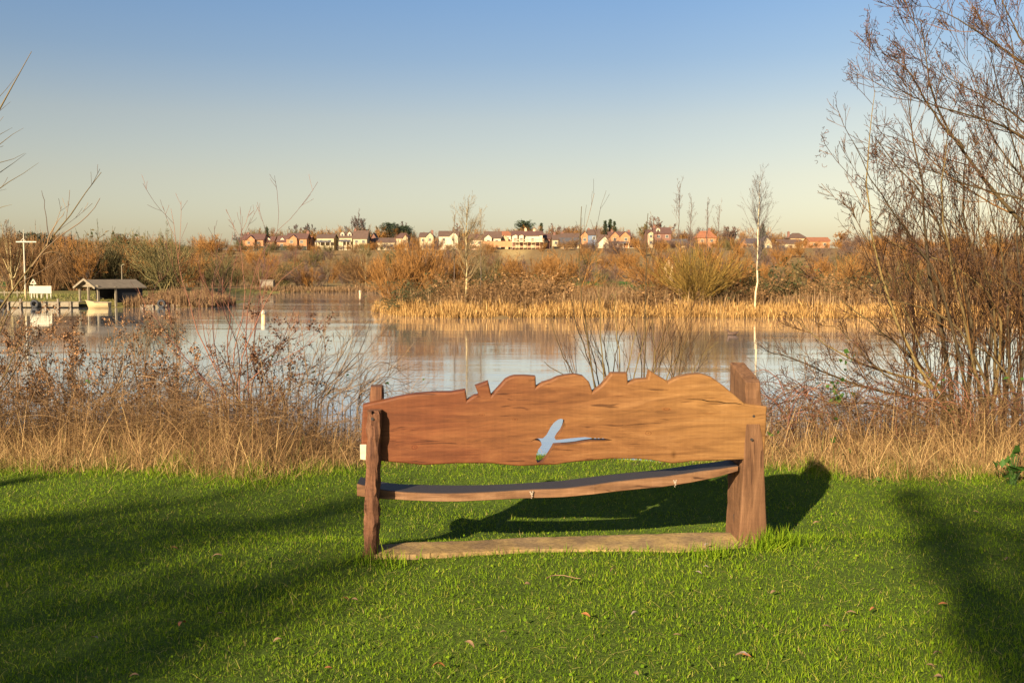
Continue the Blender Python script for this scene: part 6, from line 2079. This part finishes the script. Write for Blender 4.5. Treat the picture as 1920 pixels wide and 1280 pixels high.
# left lawn: bands running up to the right
for (x0, y0, x1, y1, n, k, s) in ((-60, 1095, 690, 928, 9, 330, 0.2), (-80, 1010, 430, 925, 5, 170, 0.2), (-60, 1180, 640, 1080, 7, 260, 0.2), (100, 1270, 430, 1180, 4, 300, 0.2), (-60, 1290, 180, 1250, 3, 260, 0.2)):
    for i in range(n):
        q = (i + rs.uniform(-0.2, 0.2)) / max(1, n - 1)
        B1.append((x0 + (x1 - x0) * q, y0 + (y1 - y0) * q, rs.uniform(6.0, 9.0), int(k * 0.4 * rs.uniform(0.6, 1.2)), s * 0.85 * rs.uniform(0.8, 1.3)))
shade_tree('ivy_clad_tree', 'ivy clad tree behind the viewpoint shading the left of the lawn', (-12.0, -8.0), B1, 502)
B2 = []
for (x0, y0, x1, y1, n, k, s) in ((1705, 930, 1765, 1010, 4, 330, 0.14), (1765, 1010, 1850, 1130, 5, 380, 0.17), (1850, 1130, 1930, 1280, 5, 560, 0.22)):
    for i in range(n):
        q = (i + rs.uniform(-0.2, 0.2)) / max(1, n - 1)
        B2.append((x0 + (x1 - x0) * q, y0 + (y1 - y0) * q, rs.uniform(6.5, 9.0), int(k * 0.22 * rs.uniform(0.7, 1.2)), s * 0.42 * rs.uniform(0.8, 1.1)))
shade_tree('ivy_clad_tree', 'ivy clad tree behind the viewpoint shading the right edge of the lawn', (-2.6, -6.6), B2, 503)

# ------------------------------------------------------------------ fallen leaves and twigs on the lawn
M['leaf_tan'] = plain('tan_fallen_leaf', (0.2, 0.115, 0.055), 0.8, 0.25, 40)
M['leaf_orange'] = plain('orange_brown_fallen_leaf', (0.3, 0.11, 0.03), 0.7, 0.25, 40)
M['leaf_grey'] = plain('grey_fallen_leaf', (0.2, 0.15, 0.12), 0.8, 0.25, 40)
rl = np.random.default_rng(601)


def fallen(px, py, size, mat, label, slim=0.4, group=None):
    p = gnd(px, py, 0.03)
    size *= 0.72
    n = 7
    u = np.linspace(0, 1, n)
    w_ = np.sin(u * math.pi) ** 0.8 * slim * 0.5 + 0.01
    arch = 0.22 * np.sin(u * math.pi) * rl.uniform(0.3, 1.2)
    V = []
    for i in range(n):
        V += [(u[i] - 0.5, -w_[i], arch[i] + w_[i] * 0.5), (u[i] - 0.5, 0, arch[i]), (u[i] - 0.5, w_[i], arch[i] + w_[i] * 0.5)]
    V = np.array(V) * size
    mb = MB().add(V, [np.array([(3 * i + j, 3 * i + 3 + j, 3 * i + 4 + j, 3 * i + 1 + j) for i in range(n - 1) for j in range(2)])])
    ob = mb.build('fallen_leaf', M[mat], None, p, smooth=True)
    ob.rotation_euler = (rl.uniform(-0.4, 0.4), rl.uniform(-0.3, 0.3), rl.uniform(-0.6, 0.6) if slim < 0.5 else rl.uniform(0, 6))
    return tag(ob, label, 'leaf', group)


fallen(822, 1250, 0.075, 'leaf_orange', 'curled orange brown fallen leaf at the bottom of the lawn below the bench', 0.45)
fallen(1637, 1143, 0.06, 'leaf_orange', 'bright orange fallen leaf on the sunny grass right of the bench', 0.3)
fallen(1768, 1132, 0.06, 'leaf_orange', 'orange fallen leaf at the edge of the dark right hand shadow', 0.28)
fallen(407, 1044, 0.09, 'leaf_tan', 'long pale fallen leaf on the shaded lawn left of the bench', 0.18)
fallen(342, 1170, 0.07, 'leaf_orange', 'dark curled brown leaf in the left shadow of the lawn', 0.5)
fallen(1151, 1068, 0.06, 'leaf_tan', 'upright tan leaf in the grass just below the slab', 0.35)
fallen(989, 1095, 0.045, 'leaf_tan', 'small round tan leaf in the grass below the bird', 0.7)
fallen(1192, 1263, 0.05, 'leaf_tan', 'tan leaf at the bottom edge right of centre', 0.5)
for px, py, s, mt in ((1595, 1149, 0.065, 'leaf_tan'), (1550, 1175, 0.06, 'leaf_tan'), (1584, 1183, 0.06, 'leaf_tan'), (1394, 1227, 0.06, 'leaf_grey'), (1400, 1228, 0.05, 'leaf_orange'), (944, 1185, 0.045, 'leaf_tan'), (880, 1208, 0.07, 'leaf_tan'), (1098, 1153, 0.06, 'leaf_orange'),
                      (1310, 1073, 0.05, 'leaf_grey'), (1324, 1063, 0.04, 'leaf_grey'), (1190, 1150, 0.05, 'leaf_grey'), (1758, 1225, 0.055, 'leaf_tan'), (1745, 1248, 0.05, 'leaf_tan'), (1760, 1270, 0.05, 'leaf_tan'), (1388, 1228, 0.06, 'leaf_tan'), (252, 1267, 0.05, 'leaf_tan'),
                      (616, 1252, 0.045, 'leaf_orange'), (648, 1123, 0.06, 'leaf_orange'), (664, 1124, 0.05, 'leaf_tan'), (178, 1195, 0.05, 'leaf_grey'), (410, 1150, 0.05, 'leaf_grey'), (327, 1027, 0.06, 'leaf_orange'), (1530, 980, 0.06, 'leaf_tan'), (1830, 960, 0.06, 'leaf_tan'), (1890, 1048, 0.05, 'leaf_tan'),
                      (1340, 1025, 0.05, 'leaf_orange'), (1325, 1021, 0.045, 'leaf_grey'), (520, 1200, 0.05, 'leaf_tan'), (1450, 1110, 0.05, 'leaf_tan'), (1270, 1190, 0.05, 'leaf_tan')):
    fallen(px, py, s, mt, 'small dry fallen leaf lying in the lawn grass', rl.uniform(0.25, 0.5), 'small dry leaves strewn over the lawn')
P = np.array([resample([gnd(x, y, 0.05) for x, y in ((1025, 1083), (1035, 1078), (1050, 1076), (1062, 1079), (1088, 1084))], 10, rl, 0.002)])
P0 = P[0, 0].copy()
tag(tubes(MB(), P - P0, np.linspace(0.003, 0.0015, 10)[None], 5).build('fallen_twig', M['leaf_tan'], None, P0), 'thin curved straw twig lying in the grass below the bird', 'twig')
